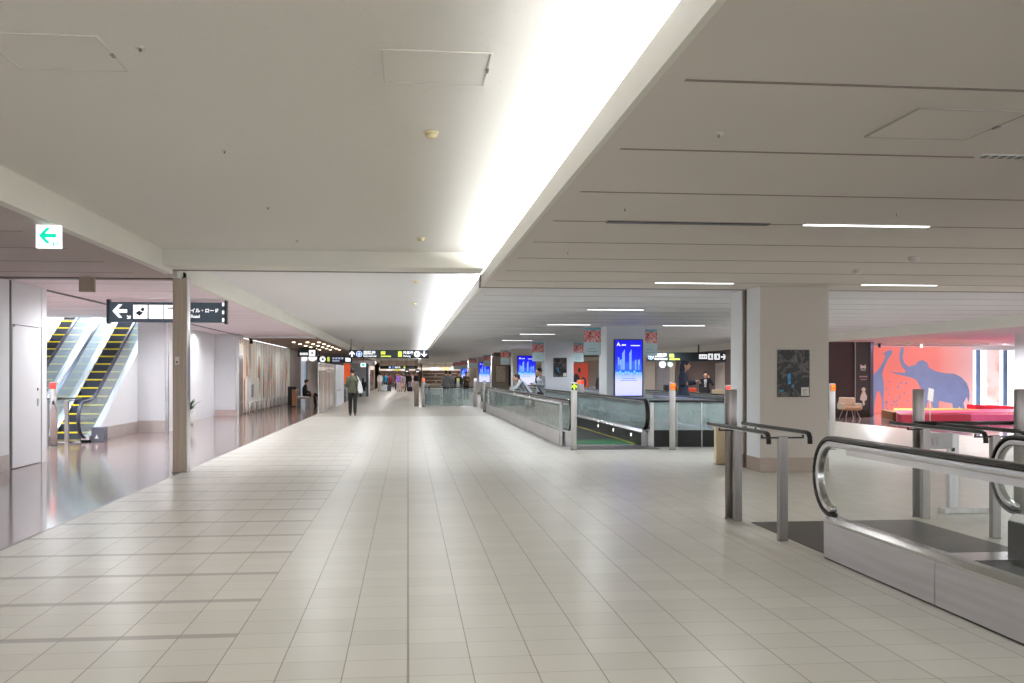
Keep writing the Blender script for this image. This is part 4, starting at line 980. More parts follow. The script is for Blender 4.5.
def plant(label, x, y):
    t = thing('potted_plant', label, 'plant', (x, y, 0))
    MB().lathe([(0.14, 0.0), (0.17, 0.03), (0.20, 0.42), (0.185, 0.42), (0.17, 0.38)], 18).build('pot', 'paper', t)
    MB().lathe([(0.02, 0.38), (0.175, 0.385), (0.02, 0.39)], 14).build('soil', mat('soil', (70, 54, 44), 0.9), t)
    r = random.Random(3); lv = MB()
    for k in range(34):
        a = r.random()*2*PI; ln = r.uniform(0.35, 0.62); el = r.uniform(0.5, 1.35)
        d = Vector((math.cos(a), math.sin(a), 0)); sdv = Vector((-math.sin(a), math.cos(a), 0)); pts = []
        for i in range(6):
            u = i/5; p = Vector((0, 0, 0.40))+d*(ln*u*math.cos(el)+0.12*u*u)+Vector((0, 0, ln*u*math.sin(el)-0.28*u*u*ln))
            pts.append((p, 0.035*math.sin(PI*min(1, u*0.9+0.08))))
        vs = [v for p, w in pts for v in (p-sdv*w, p+sdv*w)]
        lv.add(vs, [(2*i, 2*i+1, 2*i+3, 2*i+2) for i in range(5)], True)
    lv.build('leaves', mat('leaf_green', (58, 104, 52), 0.5, var=0.3, scale=9), t)
    return t
plant('green leafy plant in a pot peeping out behind the steel pillar', -6.62, 31.0)

# ------------------------------------------------------------------ right side: play area, mural, dark panel, chair
def mp(u, v): return ((u/5.69+860-872)*0.04067, 2.66-0.0-(v/5.69+330-344.6)*0.0401)
t = thing('mural', 'coral pink wall mural with blue elephant and giraffe silhouettes', 'mural', (18.50, 38.08, 0))
pk, nt_, b_ = base_mat('mural_pink')
tc_ = N(nt_, 'ShaderNodeTexCoord'); sp_ = N(nt_, 'ShaderNodeSeparateXYZ'); nt_.links.new(tc_.outputs['Object'], sp_.inputs[0])
r_ = N(nt_, 'ShaderNodeValToRGB'); e_ = r_.color_ramp.elements
e_[0].position = 0.0; e_[0].color = srgb(250, 130, 118); e_[1].position = 1.0; e_[1].color = srgb(254, 214, 214)
x_ = e_.new(0.62); x_.color = srgb(252, 146, 136)
nt_.links.new(M(nt_, 'DIVIDE', sp_.outputs['X'], 4.22), r_.inputs['Fac']); nt_.links.new(r_.outputs['Color'], b_.inputs['Base Color']); b_.inputs['Roughness'].default_value = 0.5
MB().box(-2.2, 4.22, -0.02, 0.02, 0.0, 2.64).build('background', pk, t)
eleph = [(232,88),(247,92),(245,120),(240,150),(250,180),(275,200),(315,190),(335,168),(360,163),(385,178),(395,205),(430,225),(490,238),(545,240),(590,262),(620,295),(635,335),(638,372),(630,405),(624,385),(620,372),(600,410),(612,452),(590,452),(575,425),(565,452),(537,452),(535,410),(500,405),(460,395),(452,410),(455,455),(428,455),(405,395),(400,380),(385,410),(375,455),(338,455),(345,400),(350,330),(335,300),(320,275),(290,262),(240,250),(195,240),(165,225),(195,233),(250,236),(262,225),(235,200),(222,160),(222,120),(228,100)]
gir = [(145,112),(165,105),(178,108),(176,130),(160,150),(150,165),(130,210),(120,245),(128,280),(130,330),(128,380),(131,462),(120,462),(118,390),(108,340),(92,340),(82,370),(75,420),(72,470),(40,470),(30,330),(45,270),(63,250),(90,225),(110,200),(135,155),(140,135),(125,125),(143,118)]
el_m = mat('mural_blue', (128, 144, 190), 0.5, var=0.06, scale=2)
MB().prism([mp(*p) for p in eleph], -0.026, -0.02, 'y').build('elephant_picture', el_m, t)
MB().prism([mp(*p) for p in gir], -0.026, -0.02, 'y').build('giraffe_picture', el_m, t)
rr = random.Random(12); q = MB()
for k in range(26):
    cx, cz = mp(rr.uniform(140, 275), rr.uniform(285, 450)); q.prism(disc(cx, cz, rr.uniform(0.015, 0.05), 8), -0.024, -0.02, 'y')
q.build('blue_speckles', el_m, t)
t = thing('mural', 'orange red mural on the far right wall, seen left of the blue screen column', 'mural', (14.22, 78.0, 0))
MB().box(0, 0.04, 0, 9.0, 0.5, 2.45).build('background', mat('mural_orange', (238, 92, 66), 0.5, emit=(238, 92, 66), es=0.25), t)
q = MB()
for y, z, r in ((2.0, 0.9, 1.0), (5.5, 1.0, 1.4), (4.0, 1.9, 0.5)): q.prism([(y+r*math.cos(a)*1.3, max(0.5, z+r*0.45*math.sin(a))) for a in [2*PI*i/14 for i in range(14)]], -0.006, 0.0, 'x')
q.build('dark_shapes', mat('mural_dark', (74, 60, 70), 0.5), t)

pinkm = mat('cushion_pink', (232, 92, 142), 0.5, var=0.05); crim_shade = mat('cushion_shade_crimson', (176, 44, 66), 0.5, var=0.06); redm = mat('cushion_red', (214, 30, 52), 0.5, var=0.05)  # crimson is the shaded side of the cushions, put into the colour
t = thing('play_platform', 'low padded play platform in pink, shaded parts painted crimson, before the mural', 'play platform', (14.85, 28.95, 0))
MB().prism([(0.10, 0), (1.05, 0), (1.05, 1.1), (0.55, 1.1)], 0, 0.29, 'z').build('cushion', crim_shade, t, bevel=0.02)
MB().box(1.06, 2.36, 0, 1.1, 0, 0.29).build('cushion', crim_shade, t, bevel=0.02)
MB().box(2.37, 6.2, 0, 1.1, 0, 0.28).build('cushion', pinkm, t, bevel=0.02)
MB().prism([(0.56, 1.12), (6.6, 1.12), (6.6, 3.2), (1.55, 3.2)], 0, 0.30, 'z').build('cushion', pinkm, t, bevel=0.02)
MB().prism([(1.56, 3.22), (4.6, 3.22), (4.6, 4.6), (2.2, 4.6)], 0, 0.32, 'z').build('lime_cushion', mat('cushion_lime', (196, 190, 90), 0.5), t, bevel=0.02)
MB().prism([(4.62, 3.22), (7.0, 3.22), (7.0, 4.6), (4.62, 4.6)], 0, 0.31, 'z').build('cushion', pinkm, t, bevel=0.02)
MB().prism([(0.95, 2.2), (1.15, 2.2), (2.1, 4.6), (1.75, 4.6)], 0, 0.28, 'z').build('olive_side', mat('cushion_olive', (120, 86, 44), 0.5), t, bevel=0.01)
MB().prism([(4.9, 0.31), (7.0, 0.31), (7.0, 0.38), (4.9, 0.46)], 4.0, 4.55, 'y').build('red_bolster', redm, t, bevel=0.02)
MB().prism([(4.2, 0.28), (6.0, 0.28), (6.0, 0.36), (4.2, 0.30)], 0.4, 1.0, 'y').build('red_wedge', redm, t, bevel=0.01)

t = thing('wall_panel', 'tall black notice panel with a white figure between brown wall and mural', 'sign panel', (15.93, 33.52, 0))
MB().box(-0.30, 0.22, -0.03, 0.02, 0.06, 2.58).build('panel', mat('panel_black', (46, 42, 42), 0.4), t, bevel=0.003)
MB().box(-0.33, -0.30, -0.04, 0.02, 0.0, 2.66).build('left_frame', 'steel_dark', t); MB().box(0.22, 0.34, -0.06, 0.02, 0.0, 2.66).build('right_frame', mat('frame_blue_grey', (92, 92, 118), 0.4), t)
q = MB().prism([(-0.13, 1.72), (-0.02, 1.74), (0.08, 1.72), (0.07, 1.88), (0.02, 1.83), (-0.02, 1.83), (-0.07, 1.83), (-0.12, 1.88)], -0.036, -0.03, 'y').box(-0.11, 0.07, -0.036, -0.03, 1.66, 1.69)
q.build('white_icon', 'paper', t)
q = MB()
for k in range(5): q.box(-0.16+k*0.06, -0.115+k*0.06, -0.036, -0.03, 1.42, 1.47)
for k in range(4): q.box(-0.12+k*0.06, -0.075+k*0.06, -0.036, -0.03, 1.33, 1.36)
q.build('text_line', mat('panel_text', (170, 164, 160), 0.5), t)
q = MB().prism(disc(-0.01, 0.99, 0.075, 14), -0.036, -0.03, 'y').prism([(-0.04, 0.94), (0.03, 0.94), (0.12, 0.74), (0.10, 0.62), (0.02, 0.58), (0.04, 0.46), (-0.02, 0.42), (-0.05, 0.58), (-0.14, 0.64), (-0.12, 0.76)], -0.036, -0.03, 'y')
q.build('white_figure', 'paper', t)

t = thing('lounge_chair', 'low beige lounge chair with splayed metal legs against the brown wall', 'chair', (14.98, 32.55, 0))
MB().prism([(-0.30, 0.30), (0.28, 0.30), (0.30, 0.42), (-0.30, 0.42)], -0.30, 0.25, 'y').build('seat', mat('seat_tan', (182, 138, 100), 0.6), t, bevel=0.03)
MB().prism([(-0.31, 0.36), (0.29, 0.36), (0.30, 0.72), (-0.26, 0.74)], 0.20, 0.30, 'y').build('backrest', mat('seat_cream', (216, 200, 178), 0.6), t, bevel=0.03)
for sxx in (-1, 1):
    MB().box(min(sxx*0.27, sxx*0.33), max(sxx*0.27, sxx*0.33), -0.28, 0.28, 0.34, 0.54).build('armrest', mat('seat_cream2', (206, 188, 164), 0.6) if sxx < 0 else 'cream', t, bevel=0.02)
    for sy in (-1, 1): MB().tube([(sxx*0.16, sy*0.18, 0.31), (sxx*0.26, sy*0.26, 0.0)], 0.015, 8).build('leg', 'steel', t)
# ------------------------------------------------------------------ people
def limb(mb, pts, radii, flat=1.0, fwd=(0, 1, 0), n=14):
    """tapered run through joints, ball at every joint; flat squeezes it front to back"""
    pts = [Vector(p) for p in pts]; fw = Vector(fwd)
    rings = []
    for i, p in enumerate(pts):
        t = (pts[min(i+1, len(pts)-1)]-pts[max(i-1, 0)]).normalized()
        sd = t.cross(fw)
        if sd.length < 0.2: sd = t.cross(Vector((1, 0, 0)))
        sd.normalize(); nn = t.cross(sd).normalized(); r = radii[i]
        rings.append([p+sd*r*math.cos(2*PI*k/n)+nn*r*flat*math.sin(2*PI*k/n) for k in range(n)])
    vs = [v for r in rings for v in r]
    fs = [(j*n+i, j*n+(i+1) % n, (j+1)*n+(i+1) % n, (j+1)*n+i) for j in range(len(pts)-1) for i in range(n)]
    fs += [tuple(range(n-1, -1, -1)), tuple((len(pts)-1)*n+i for i in range(n))]
    mb.add(vs, fs, True)
    if flat > 0.9:
        for p, r in zip(pts, radii): mb.ball(p, r, 12, 8)
    return mb
def remesh(mb, name, vox, smooth=4):
    me = mb.mesh(name); o = bpy.data.objects.new(name, me); C.objects.link(o)
    m = o.modifiers.new('r', 'REMESH'); m.mode = 'VOXEL'; m.voxel_size = vox; m.use_smooth_shade = True
    s = o.modifiers.new('s', 'SMOOTH'); s.factor = 0.5; s.iterations = smooth
    dg = bpy.context.evaluated_depsgraph_get(); out = bpy.data.meshes.new_from_object(o.evaluated_get(dg))
    bpy.data.objects.remove(o); bpy.data.meshes.remove(me); out.name = name
    return out
def mixp(a, b, t): return tuple(a[i]+(b[i]-a[i])*t for i in range(3))

STAND = dict(pelvis=(0, 0, 0.94), waist=(0, 0.0, 1.08), chest=(0, 0.0, 1.30), neck=(0, 0.01, 1.45), head=(0, -0.015, 1.605),
    shR=(-0.158, 0.0, 1.385), elR=(-0.215, 0.02, 1.11), wrR=(-0.215, -0.07, 0.87), shL=(0.158, 0.0, 1.385), elL=(0.215, 0.02, 1.11), wrL=(0.215, -0.07, 0.87),
    hipR=(-0.09, 0, 0.91), knR=(-0.10, -0.015, 0.50), anR=(-0.10, 0.03, 0.09), hipL=(0.09, 0, 0.91), knL=(0.10, -0.015, 0.50), anL=(0.10, 0.03, 0.09))
WALK = dict(STAND, knL=(0.09, -0.12, 0.51), anL=(0.09, -0.16, 0.09), knR=(-0.09, 0.05, 0.49), anR=(-0.09, 0.24, 0.13),
    elL=(0.22, 0.10, 1.14), wrL=(0.21, 0.08, 0.90), elR=(-0.22, -0.02, 1.13), wrR=(-0.21, -0.16, 0.93))
TOTE = dict(WALK, elR=(-0.24, 0.06, 1.14), wrR=(-0.20, -0.12, 1.10), elL=(0.235, 0.06, 1.13), wrL=(0.19, -0.15, 1.05), anR=(-0.09, 0.12, 0.10), anL=(0.09, -0.10, 0.09))
PHONE = dict(STAND, elL=(0.30, -0.06, 1.20), wrL=(0.17, -0.09, 1.46))
LOOK = dict(STAND, head=(0, -0.06, 1.595), elR=(-0.22, -0.03, 1.14), wrR=(-0.10, -0.28, 1.20), elL=(0.22, -0.02, 1.13), wrL=(0.07, -0.29, 1.17))
LEAN = dict(STAND, pelvis=(0, 0.10, 0.92), waist=(0, 0.03, 1.05), chest=(0, -0.12, 1.22), neck=(0, -0.22, 1.33), head=(0, -0.30, 1.44),
    shR=(-0.18, -0.17, 1.29), shL=(0.18, -0.17, 1.29), elR=(-0.25, -0.34, 1.10), wrR=(-0.28, -0.52, 0.99), elL=(0.25, -0.30, 1.08), wrL=(0.24, -0.48, 1.0),
    hipR=(-0.09, 0.10, 0.89), hipL=(0.09, 0.10, 0.89))
SIT = dict(STAND, pelvis=(0, 0.0, 0.56), waist=(0, 0.03, 0.70), chest=(0, 0.02, 0.92), neck=(0, -0.02, 1.07), head=(0, -0.07, 1.21),
    shR=(-0.175, 0.0, 1.02), shL=(0.175, 0.0, 1.02), elR=(-0.22, -0.04, 0.76), wrR=(-0.10, -0.22, 0.70), elL=(0.22, -0.04, 0.76), wrL=(0.09, -0.24, 0.70),
    hipR=(-0.09, -0.02, 0.54), knR=(-0.09, -0.44, 0.53), anR=(-0.08, -0.50, 0.09), hipL=(0.09, -0.02, 0.54), knL=(0.05, -0.46, 0.62), anL=(-0.02, -0.80, 0.42))

def build_person(pose, key, hair='short', skirt=False):
    J = {k: Vector(v) for k, v in pose.items()}
    up = (J['neck']-J['chest']).normalized(); fw = Vector((0, -1, 0))
    hd = J['head']; parts = {}
    b = MB()
    b.ball(hd, 0.098, 18, 12, (0.80, 0.98, 1.16)); b.ball(hd+Vector((0, -0.025, -0.065)), 0.062, 14, 8, (0.86, 1.0, 0.9))    # skull, jaw
    limb(b, [hd+Vector((0, -0.088, 0.018)), hd+Vector((0, -0.112, -0.022))], [0.010, 0.015])                                 # nose
    for s in (-1, 1):
        b.ball(hd+Vector((s*0.080, 0.008, -0.005)), 0.027, 10, 6, (0.45, 0.8, 1.1))                                          # ears
        b.ball(hd+Vector((s*0.034, -0.078, 0.035)), 0.018, 8, 6, (1.2, 0.6, 0.6))                                            # brows
    b.ball(hd+Vector((0, -0.087, -0.055)), 0.017, 8, 6, (1.3, 0.6, 0.6))                                                     # lips
    limb(b, [J['neck']-up*0.04, J['neck']+(hd-J['neck'])*0.55], [0.058, 0.054])
    limb(b, [J['pelvis']-up*0.05, J['pelvis'], J['waist'], J['chest'], J['chest']+(J['neck']-J['chest'])*0.6, J['neck']], [0.13, 0.155, 0.125, 0.150, 0.095, 0.056], 0.60)
    for s in 'RL':
        sg = -1 if s == 'R' else 1
        limb(b, [J['sh'+s], mixp(J['sh'+s], J['el'+s], 0.5), J['el'+s]], [0.056, 0.047, 0.040])
        limb(b, [J['el'+s], mixp(J['el'+s], J['wr'+s], 0.35), J['wr'+s]], [0.040, 0.041, 0.027])
        limb(b, [J['hip'+s], mixp(J['hip'+s], J['kn'+s], 0.5), J['kn'+s]], [0.088, 0.072, 0.052])
        limb(b, [J['kn'+s], mixp(J['kn'+s], J['an'+s], 0.35), J['an'+s]], [0.052, 0.056, 0.036])
        fdir = Vector((0, -1, 0)); b.ball(Vector(J['an'+s])+Vector((0, -0.05, -0.05)), 0.045, 12, 8, (0.8, 2.2, 0.75))
        d = (J['wr'+s]-J['el'+s]).normalized(); side = d.cross(Vector((0, 1, 0)) if abs(d.y) < 0.8 else Vector((0, 0, 1))).normalized(); nn = d.cross(side).normalized()
        palm = J['wr'+s]+d*0.045; limb(b, [J['wr'+s], palm, J['wr'+s]+d*0.085], [0.027, 0.036, 0.034], 0.5, tuple(nn))
        for k, (off, ln) in enumerate(((-0.027, 0.062), (-0.009, 0.078), (0.009, 0.072), (0.026, 0.056))):
            p0 = J['wr'+s]+d*0.075+nn*0+side*off; p1 = p0+d*ln*0.55+nn*0.006; p2 = p1+d*ln*0.38+nn*0.022
            limb(b, [p0, p1, p2], [0.0105, 0.0098, 0.0085])
        p0 = J['wr'+s]+d*0.03+side*sg*0.026; limb(b, [p0, p0+d*0.028+side*sg*0.026+nn*0.01, p0+d*0.062+side*sg*0.030+nn*0.02], [0.013, 0.012, 0.010])
    parts['body'] = remesh(b, 'body', 0.0085, 2)
    j = MB(); hem = J['pelvis']-up*0.10 if key != 'sit' else J['pelvis']-Vector((0, 0, 0.02))
    limb(j, [hem, J['pelvis'], J['waist'], J['chest'], J['chest']+(J['neck']-J['chest'])*0.5, J['chest']+(J['neck']-J['chest'])*0.8, J['neck']+up*0.03], [0.205, 0.192, 0.164, 0.172, 0.135, 0.098, 0.066], 0.72)
    for s in 'RL': limb(j, [mixp(J['chest'], J['sh'+s], 0.55), J['sh'+s], mixp(J['sh'+s], J['el'+s], 0.5), J['el'+s], mixp(J['el'+s], J['wr'+s], 0.5), mixp(J['el'+s], J['wr'+s], 0.96)], [0.078, 0.069, 0.063, 0.058, 0.053, 0.045])
    parts['jacket'] = remesh(j, 'jacket', 0.014, 3)
    tr = MB(); limb(tr, [J['pelvis']+up*0.08, J['pelvis'], J['pelvis']-up*0.06], [0.155, 0.165, 0.155], 0.66)
    if skirt: limb(tr, [J['pelvis'], J['pelvis']-Vector((0, 0, 0.2)), J['pelvis']-Vector((0, 0, 0.42))], [0.172, 0.20, 0.23], 0.75)
    else:
        for s in 'RL': limb(tr, [J['hip'+s], mixp(J['hip'+s], J['kn'+s], 0.5), J['kn'+s], mixp(J['kn'+s], J['an'+s], 0.5), mixp(J['kn'+s], J['an'+s], 0.97)], [0.090, 0.086, 0.070, 0.066, 0.056])
    parts['trousers'] = remesh(tr, 'trousers', 0.014, 3)
    for s in 'RL':
        sh = MB(); a = Vector(J['an'+s]); dz = a.z-0.09
        sh.ball((a.x, a.y-0.055, 0.045+dz), 0.055, 14, 8, (0.86, 2.55, 0.85), zmin=-0.9); sh.ball((a.x, a.y+0.01, 0.075+dz), 0.052, 12, 8, (0.85, 1.0, 1.0))
        parts['shoe'+s] = remesh(sh, 'shoe', 0.010, 2)
    h = MB(); h.ball(hd+Vector((0, 0.016, 0.028)), 0.106, 18, 12, (0.84, 0.98, 1.06), zmin=-0.75)
    h.ball(hd+Vector((0, -0.045, 0.083)), 0.060, 12, 8, (1.05, 0.9, 0.55))
    if hair == 'long': limb(h, [hd+Vector((0, 0.055, 0.0)), hd+Vector((0, 0.075, -0.13)), hd+Vector((0, 0.085, -0.24))], [0.078, 0.075, 0.05])
    parts['hair'] = remesh(h, 'hair', 0.010, 2)
    e = MB()
    for s in (-1, 1): e.ball(hd+Vector((s*0.033, -0.088, 0.012)), 0.0115, 10, 6, (1.1, 0.6, 0.75))
    parts['eyes'] = e.mesh('eyes')
    return parts
SKIN = mat('skin', (214, 164, 134), 0.55, var=0.05)
HAIR = mat('hair_black', (24, 20, 20), 0.5, var=0.2, scale=40); HAIRB = mat('hair_brown', (66, 46, 36), 0.5, var=0.2, scale=40)
SHOE = mat('shoe_dark', (40, 34, 32), 0.5)
_cloth = {}
def cloth(rgb):
    if rgb not in _cloth: _cloth[rgb] = mat('cloth_%d_%d_%d' % rgb, rgb, 0.8, var=0.12, scale=14, bump=0.15)
    return _cloth[rgb]
_pool = {}
def person(label, x, y, rz, pose='stand', top=(60, 60, 66), legs=(40, 40, 46), h=1.70, hair='short', z=0.0, hairm=None, skirt=False, group=None, shoe=None):
    P = {'stand': STAND, 'walk': WALK, 'tote': TOTE, 'phone': PHONE, 'look': LOOK, 'lean': LEAN, 'sit': SIT}[pose]
    k = (pose, hair, skirt)
    if k not in _pool: _pool[k] = build_person(P, pose, hair, skirt)
    t = thing('person', label, 'person', (x, y, z), rz, group or ('people in the far crowd' if y > 85 else None)); sc = h/1.72; t.scale = (sc, sc, sc)
    def put(name, me, m):
        o = bpy.data.objects.new(name, me)
        if not me.materials: me.materials.append(m)
        C.objects.link(o); o.parent = t
        o.material_slots[0].link = 'OBJECT'; o.material_slots[0].material = m
    p = _pool[k]
    put('body', p['body'], SKIN); put('jacket', p['jacket'], cloth(top)); put('skirt' if skirt else 'trousers', p['trousers'], cloth(legs))
    put('shoe', p['shoeR'], shoe or SHOE); put('shoe', p['shoeL'], shoe or SHOE); put('hair', p['hair'], hairm or HAIR); put('eyes', p['eyes'], MT['black'])
    return t

person('person in olive jacket and dark trousers walking away down the aisle with a white bag', -2.02, 36.9, PI, 'tote', (80, 82, 64), (34, 31, 33), 1.74, shoe=mat('shoe_brown', (92, 66, 50), 0.5))
t = thing('tote_bag', 'white tote bag hanging at the right side of the olive jacket walker', 'bag', (-1.76, 36.86, 0.84))
MB().prism([(-0.05, 0.42), (0.04, 0.42), (0.12, 0.08), (0.10, 0.0), (-0.02, -0.01), (-0.07, 0.10)], -0.14, 0.14, 'y').build('bag_body', cloth((226, 226, 228)), t, bevel=0.02)
MB().tube([(0, -0.10, 0.40), (-0.05, -0.05, 0.54), (-0.09, 0.0, 0.60), (-0.05, 0.06, 0.54), (0, 0.10, 0.40)], 0.014, 8, up=(1, 0, 0)).build('strap', cloth((226, 226, 228)), t)
person('person dressed in black sitting on the bench with one leg stretched out', -5.0, 49.5, PI/2, 'sit', (26, 24, 26), (28, 26, 28), 1.72, z=-0.06)
person('traveller in pale grey shirt bending over the walkway handrail', 4.05, 34.3, -PI/2-0.15, 'lean', (178, 184, 190), (70, 72, 80), 1.68)
person('traveller in pale grey shirt standing upright with a black strap across the chest', 4.36, 32.7, -PI/3, 'look', (178, 184, 192), (64, 66, 74), 1.74)
t = thing('shoulder_bag', 'black shoulder bag with a diagonal strap worn by the upright traveller', 'bag', (4.36, 32.7, 0), -PI/3)
MB().tube([(-0.12, 0.05, 1.46), (-0.13, -0.04, 1.46), (-0.10, -0.125, 1.38), (0.0, -0.155, 1.22), (0.12, -0.15, 1.05), (0.21, -0.10, 0.92)], 0.022, 8, up=(1, 0, 0)).build('strap', 'black', t)
MB().prism([(0.13, 0.74), (0.38, 0.72), (0.40, 0.88), (0.30, 0.95), (0.15, 0.95)], -0.26, -0.14, 'y').build('bag_body', 'black', t, bevel=0.025)
t = thing('shoulder_bag', 'dark strap bag slung on the bending traveller', 'bag', (4.05, 34.3, 0), -PI/2-0.15)
MB().tube([(0.03, -0.20, 1.36), (0.13, -0.16, 1.34), (0.195, -0.06, 1.18), (0.205, 0.05, 1.02), (0.22, 0.12, 0.92)], 0.02, 8, up=(1, 0, 0)).build('strap', 'black', t)
MB().prism([(0.0, 0.70), (0.24, 0.72), (0.24, 0.90), (0.04, 0.92)], 0.19, 0.28, 'x').build('bag_body', mat('bag_grey', (96, 98, 112), 0.6), t, bevel=0.02)
person('tall person in dark denim looking at a phone on the second walkway', 7.38, 26.2, PI/2-0.35, 'look', (52, 62, 82), (84, 104, 136), 1.90, hairm=mat('hood_blue', (40, 48, 70), 0.7), hair='long')
person('person in black suit and tie holding a phone to the ear before the brown wall', 11.86, 38.9, -0.25, 'phone', (30, 30, 38), (26, 26, 32), 1.62)
t = thing('shirt_front', 'white shirt front with pale tie of the suited person on the phone', 'shirt', (11.86, 38.9, 0), -0.25)
MB().prism([(-0.05, 1.32), (0.05, 1.32), (0.025, 1.02), (-0.025, 1.02)], -0.142, -0.118, 'y').build('shirt', 'paper', t)
MB().prism([(-0.014, 1.30), (0.014, 1.30), (0.02, 1.08), (0.0, 1.04), (-0.02, 1.08)], -0.148, -0.142, 'y').build('tie', cloth((120, 120, 132)), t)
person('dark clothed person standing left of the large blue screen column', 7.74, 39.4, 0.2, 'stand', (40, 40, 48), (44, 44, 52), 1.68)
# far walkway and crowd
person('person in black jacket on the distant walkway, middle of the dark trio', 3.05, 60.2, 0.1, 'stand', (28, 26, 26), (30, 28, 28), 1.66)
person('person in brown coat on the right of the distant dark trio', 3.52, 60.6, 0.4, 'look', (74, 58, 44), (34, 30, 30), 1.70)
person('person in black on the left of the distant dark trio', 2.55, 61.2, -0.3, 'stand', (30, 28, 30), (34, 34, 38), 1.60)
person('person with grey top and dark trousers behind the lime lamp post', 1.95, 51.2, PI, 'walk', (122, 118, 116), (36, 38, 48), 1.72)
person('person in grey standing beside the one behind the lime lamp post', 2.3, 55.0, PI, 'stand', (104, 104, 108), (58, 62, 78), 1.70)
person('person in all white clothing in the far crowd, leftmost', -2.55, 91.0, PI+0.2, 'walk', (222, 214, 206), (216, 208, 198), 1.72, hairm=HAIRB)
person('person in teal top in the far crowd', -2.15, 96.5, PI, 'stand', (20, 112, 150), (40, 40, 48), 1.66)
person('person in dark red top in the far crowd', -1.75, 97.0, PI, 'walk', (120, 30, 44), (40, 36, 40), 1.62)
person('person in dark grey clothes in the far crowd right of the red top', -1.1, 98.2, 0, 'stand', (64, 58, 58), (46, 44, 48), 1.68)
person('person with bare legs and pale pink skirt in the far crowd', -0.42, 87.0, 0.3, 'walk', (216, 196, 206), (232, 196, 186), 1.66, hairm=HAIRB, hair='long', skirt=True)
person('person with purple top behind the pink skirt', -0.85, 90.5, 0, 'stand', (150, 104, 186), (214, 200, 200), 1.70)
person('person in black jacket in the middle of the far crowd', -0.15, 93.5, PI, 'stand', (30, 28, 32), (60, 60, 80), 1.72)
person('person in dark clothes and blue jeans in the far crowd', 0.12, 95.5, PI, 'walk', (44, 40, 44), (96, 116, 150), 1.70)
person('person in pale pink coat left of the dark suit in the far crowd', 0.42, 97.0, 0, 'stand', (230, 196, 190), (190, 170, 166), 1.66)
person('person in black suit and white shirt at the right of the far crowd', 0.72, 88.2, 0.3, 'walk', (26, 26, 34), (26, 26, 32), 1.72)
person('person with black hair and dark clothes seated before the grey kiosk', -3.05, 68.9, PI+0.5, 'sit', (38, 36, 38), (60, 58, 64), 1.70, hair='long', z=-0.02)
t = thing('stool', 'low stool under the seated person before the grey kiosk', 'stool', (-3.05, 68.9, 0))
MB().lathe([(0.2, 0.38), (0.21, 0.40), (0.21, 0.44), (0.19, 0.455)], 16).build('seat', 'black', t)
for a in range(4): MB().tube([(0.14*math.cos(a*PI/2+0.8), 0.14*math.sin(a*PI/2+0.8), 0.39), (0.19*math.cos(a*PI/2+0.8), 0.19*math.sin(a*PI/2+0.8), 0.0)], 0.014, 8).build('leg', 'steel', t)

def suitcase(label, x, y, rgb, w=0.42, d=0.26, h=0.62, handle=0.3, rz=0.0, z=0.0):
    t = thing('suitcase', label, 'suitcase', (x, y, z), rz, 'suitcases of travellers')
    MB().box(-w/2, w/2, -d/2, d/2, 0.06, 0.06+h).build('shell', mat('case_%d_%d_%d' % rgb, rgb, 0.4, var=0.06), t, bevel=0.03)
    for sx_ in (-1, 1):
        for sy in (-1, 1): MB().prism(disc(sy*d*0.35, 0.032, 0.032, 10), sx_*w*0.4-0.012, sx_*w*0.4+0.012, 'x').build('wheel', 'black', t)
    if handle: MB().tube([(-0.08, d*0.3, 0.06+h), (-0.08, d*0.3, 0.06+h+handle), (0.08, d*0.3, 0.06+h+handle), (0.08, d*0.3, 0.06+h)], 0.01, 8, up=(0, 1, 0)).build('handle', 'steel', t)
    return t
suitcase('orange red suitcase beside the suited person on the phone', 11.30, 39.0, (206, 66, 36), h=0.92, handle=0.0)
suitcase('beige suitcase right of the suited person on the phone', 12.32, 38.75, (204, 180, 150), h=0.86, handle=0.0)
suitcase('yellow suitcase left of the orange red one', 11.02, 39.3, (206, 150, 50), h=0.98, handle=0.0)
suitcase('dark suitcase behind the legs of the denim figure', 10.55, 39.4, (34, 32, 34), h=1.05, handle=0.1, w=0.5)
suitcase('silver suitcase beside the all white person in the far crowd', -2.08, 90.3, (196, 206, 216), h=0.55)
suitcase('dark suitcase beside the silver one in the far crowd', -1.72, 90.6, (70, 76, 86), h=0.5)
suitcase('black suitcase left of the far suited person', 0.18, 87.9, (22, 22, 24), h=0.40, handle=0.5)
suitcase('black suitcase behind the lime lamp post', 2.02, 50.4, (24, 24, 26), h=0.52, z=0.02)
suitcase('dark case on the floor right of the far orange lamp post', 0.96, 48.4, (26, 26, 26), h=0.6, w=0.34, handle=0.0)

# ------------------------------------------------------------------ far end shop fronts
def shop_sign(label, x, y, z, w, h, m, inner=None):
    t = thing('shop_sign', label, 'sign', (x, y, z))
    MB().box(-w/2, w/2, -0.05, 0.05, 0, h).build('light_box', m, t)
    if inner: MB().box(-w*0.3, w*0.3, -0.056, -0.05, h*0.4, h*0.62).build('white_mark', inner, t)
    MB().tube([(0, 0, h), (0, 0, max(h+0.05, (ZM if x < 1.1 else ZR)-z))], 0.02, 6).build('hanger_rod', 'black', t)
purple = mat('shop_purple', (66, 40, 84), 0.5)
shop_sign('small purple square sign over the far crowd, left of a pair', -0.1, 100.5, 1.65, 0.42, 0.44, purple, 'sign_white')
shop_sign('small purple square sign over the far crowd, right of a pair', 0.95, 100.5, 1.62, 0.46, 0.46, purple, 'sign_white')
shop_sign('white lit shop sign at the far end, leftmost over the crowd', -2.2, 118, 2.02, 0.55, 0.4, 'sign_white')
shop_sign('yellow green lit shop sign at the far end', -1.3, 118, 2.02, 0.6, 0.36, 'sign_yellow')
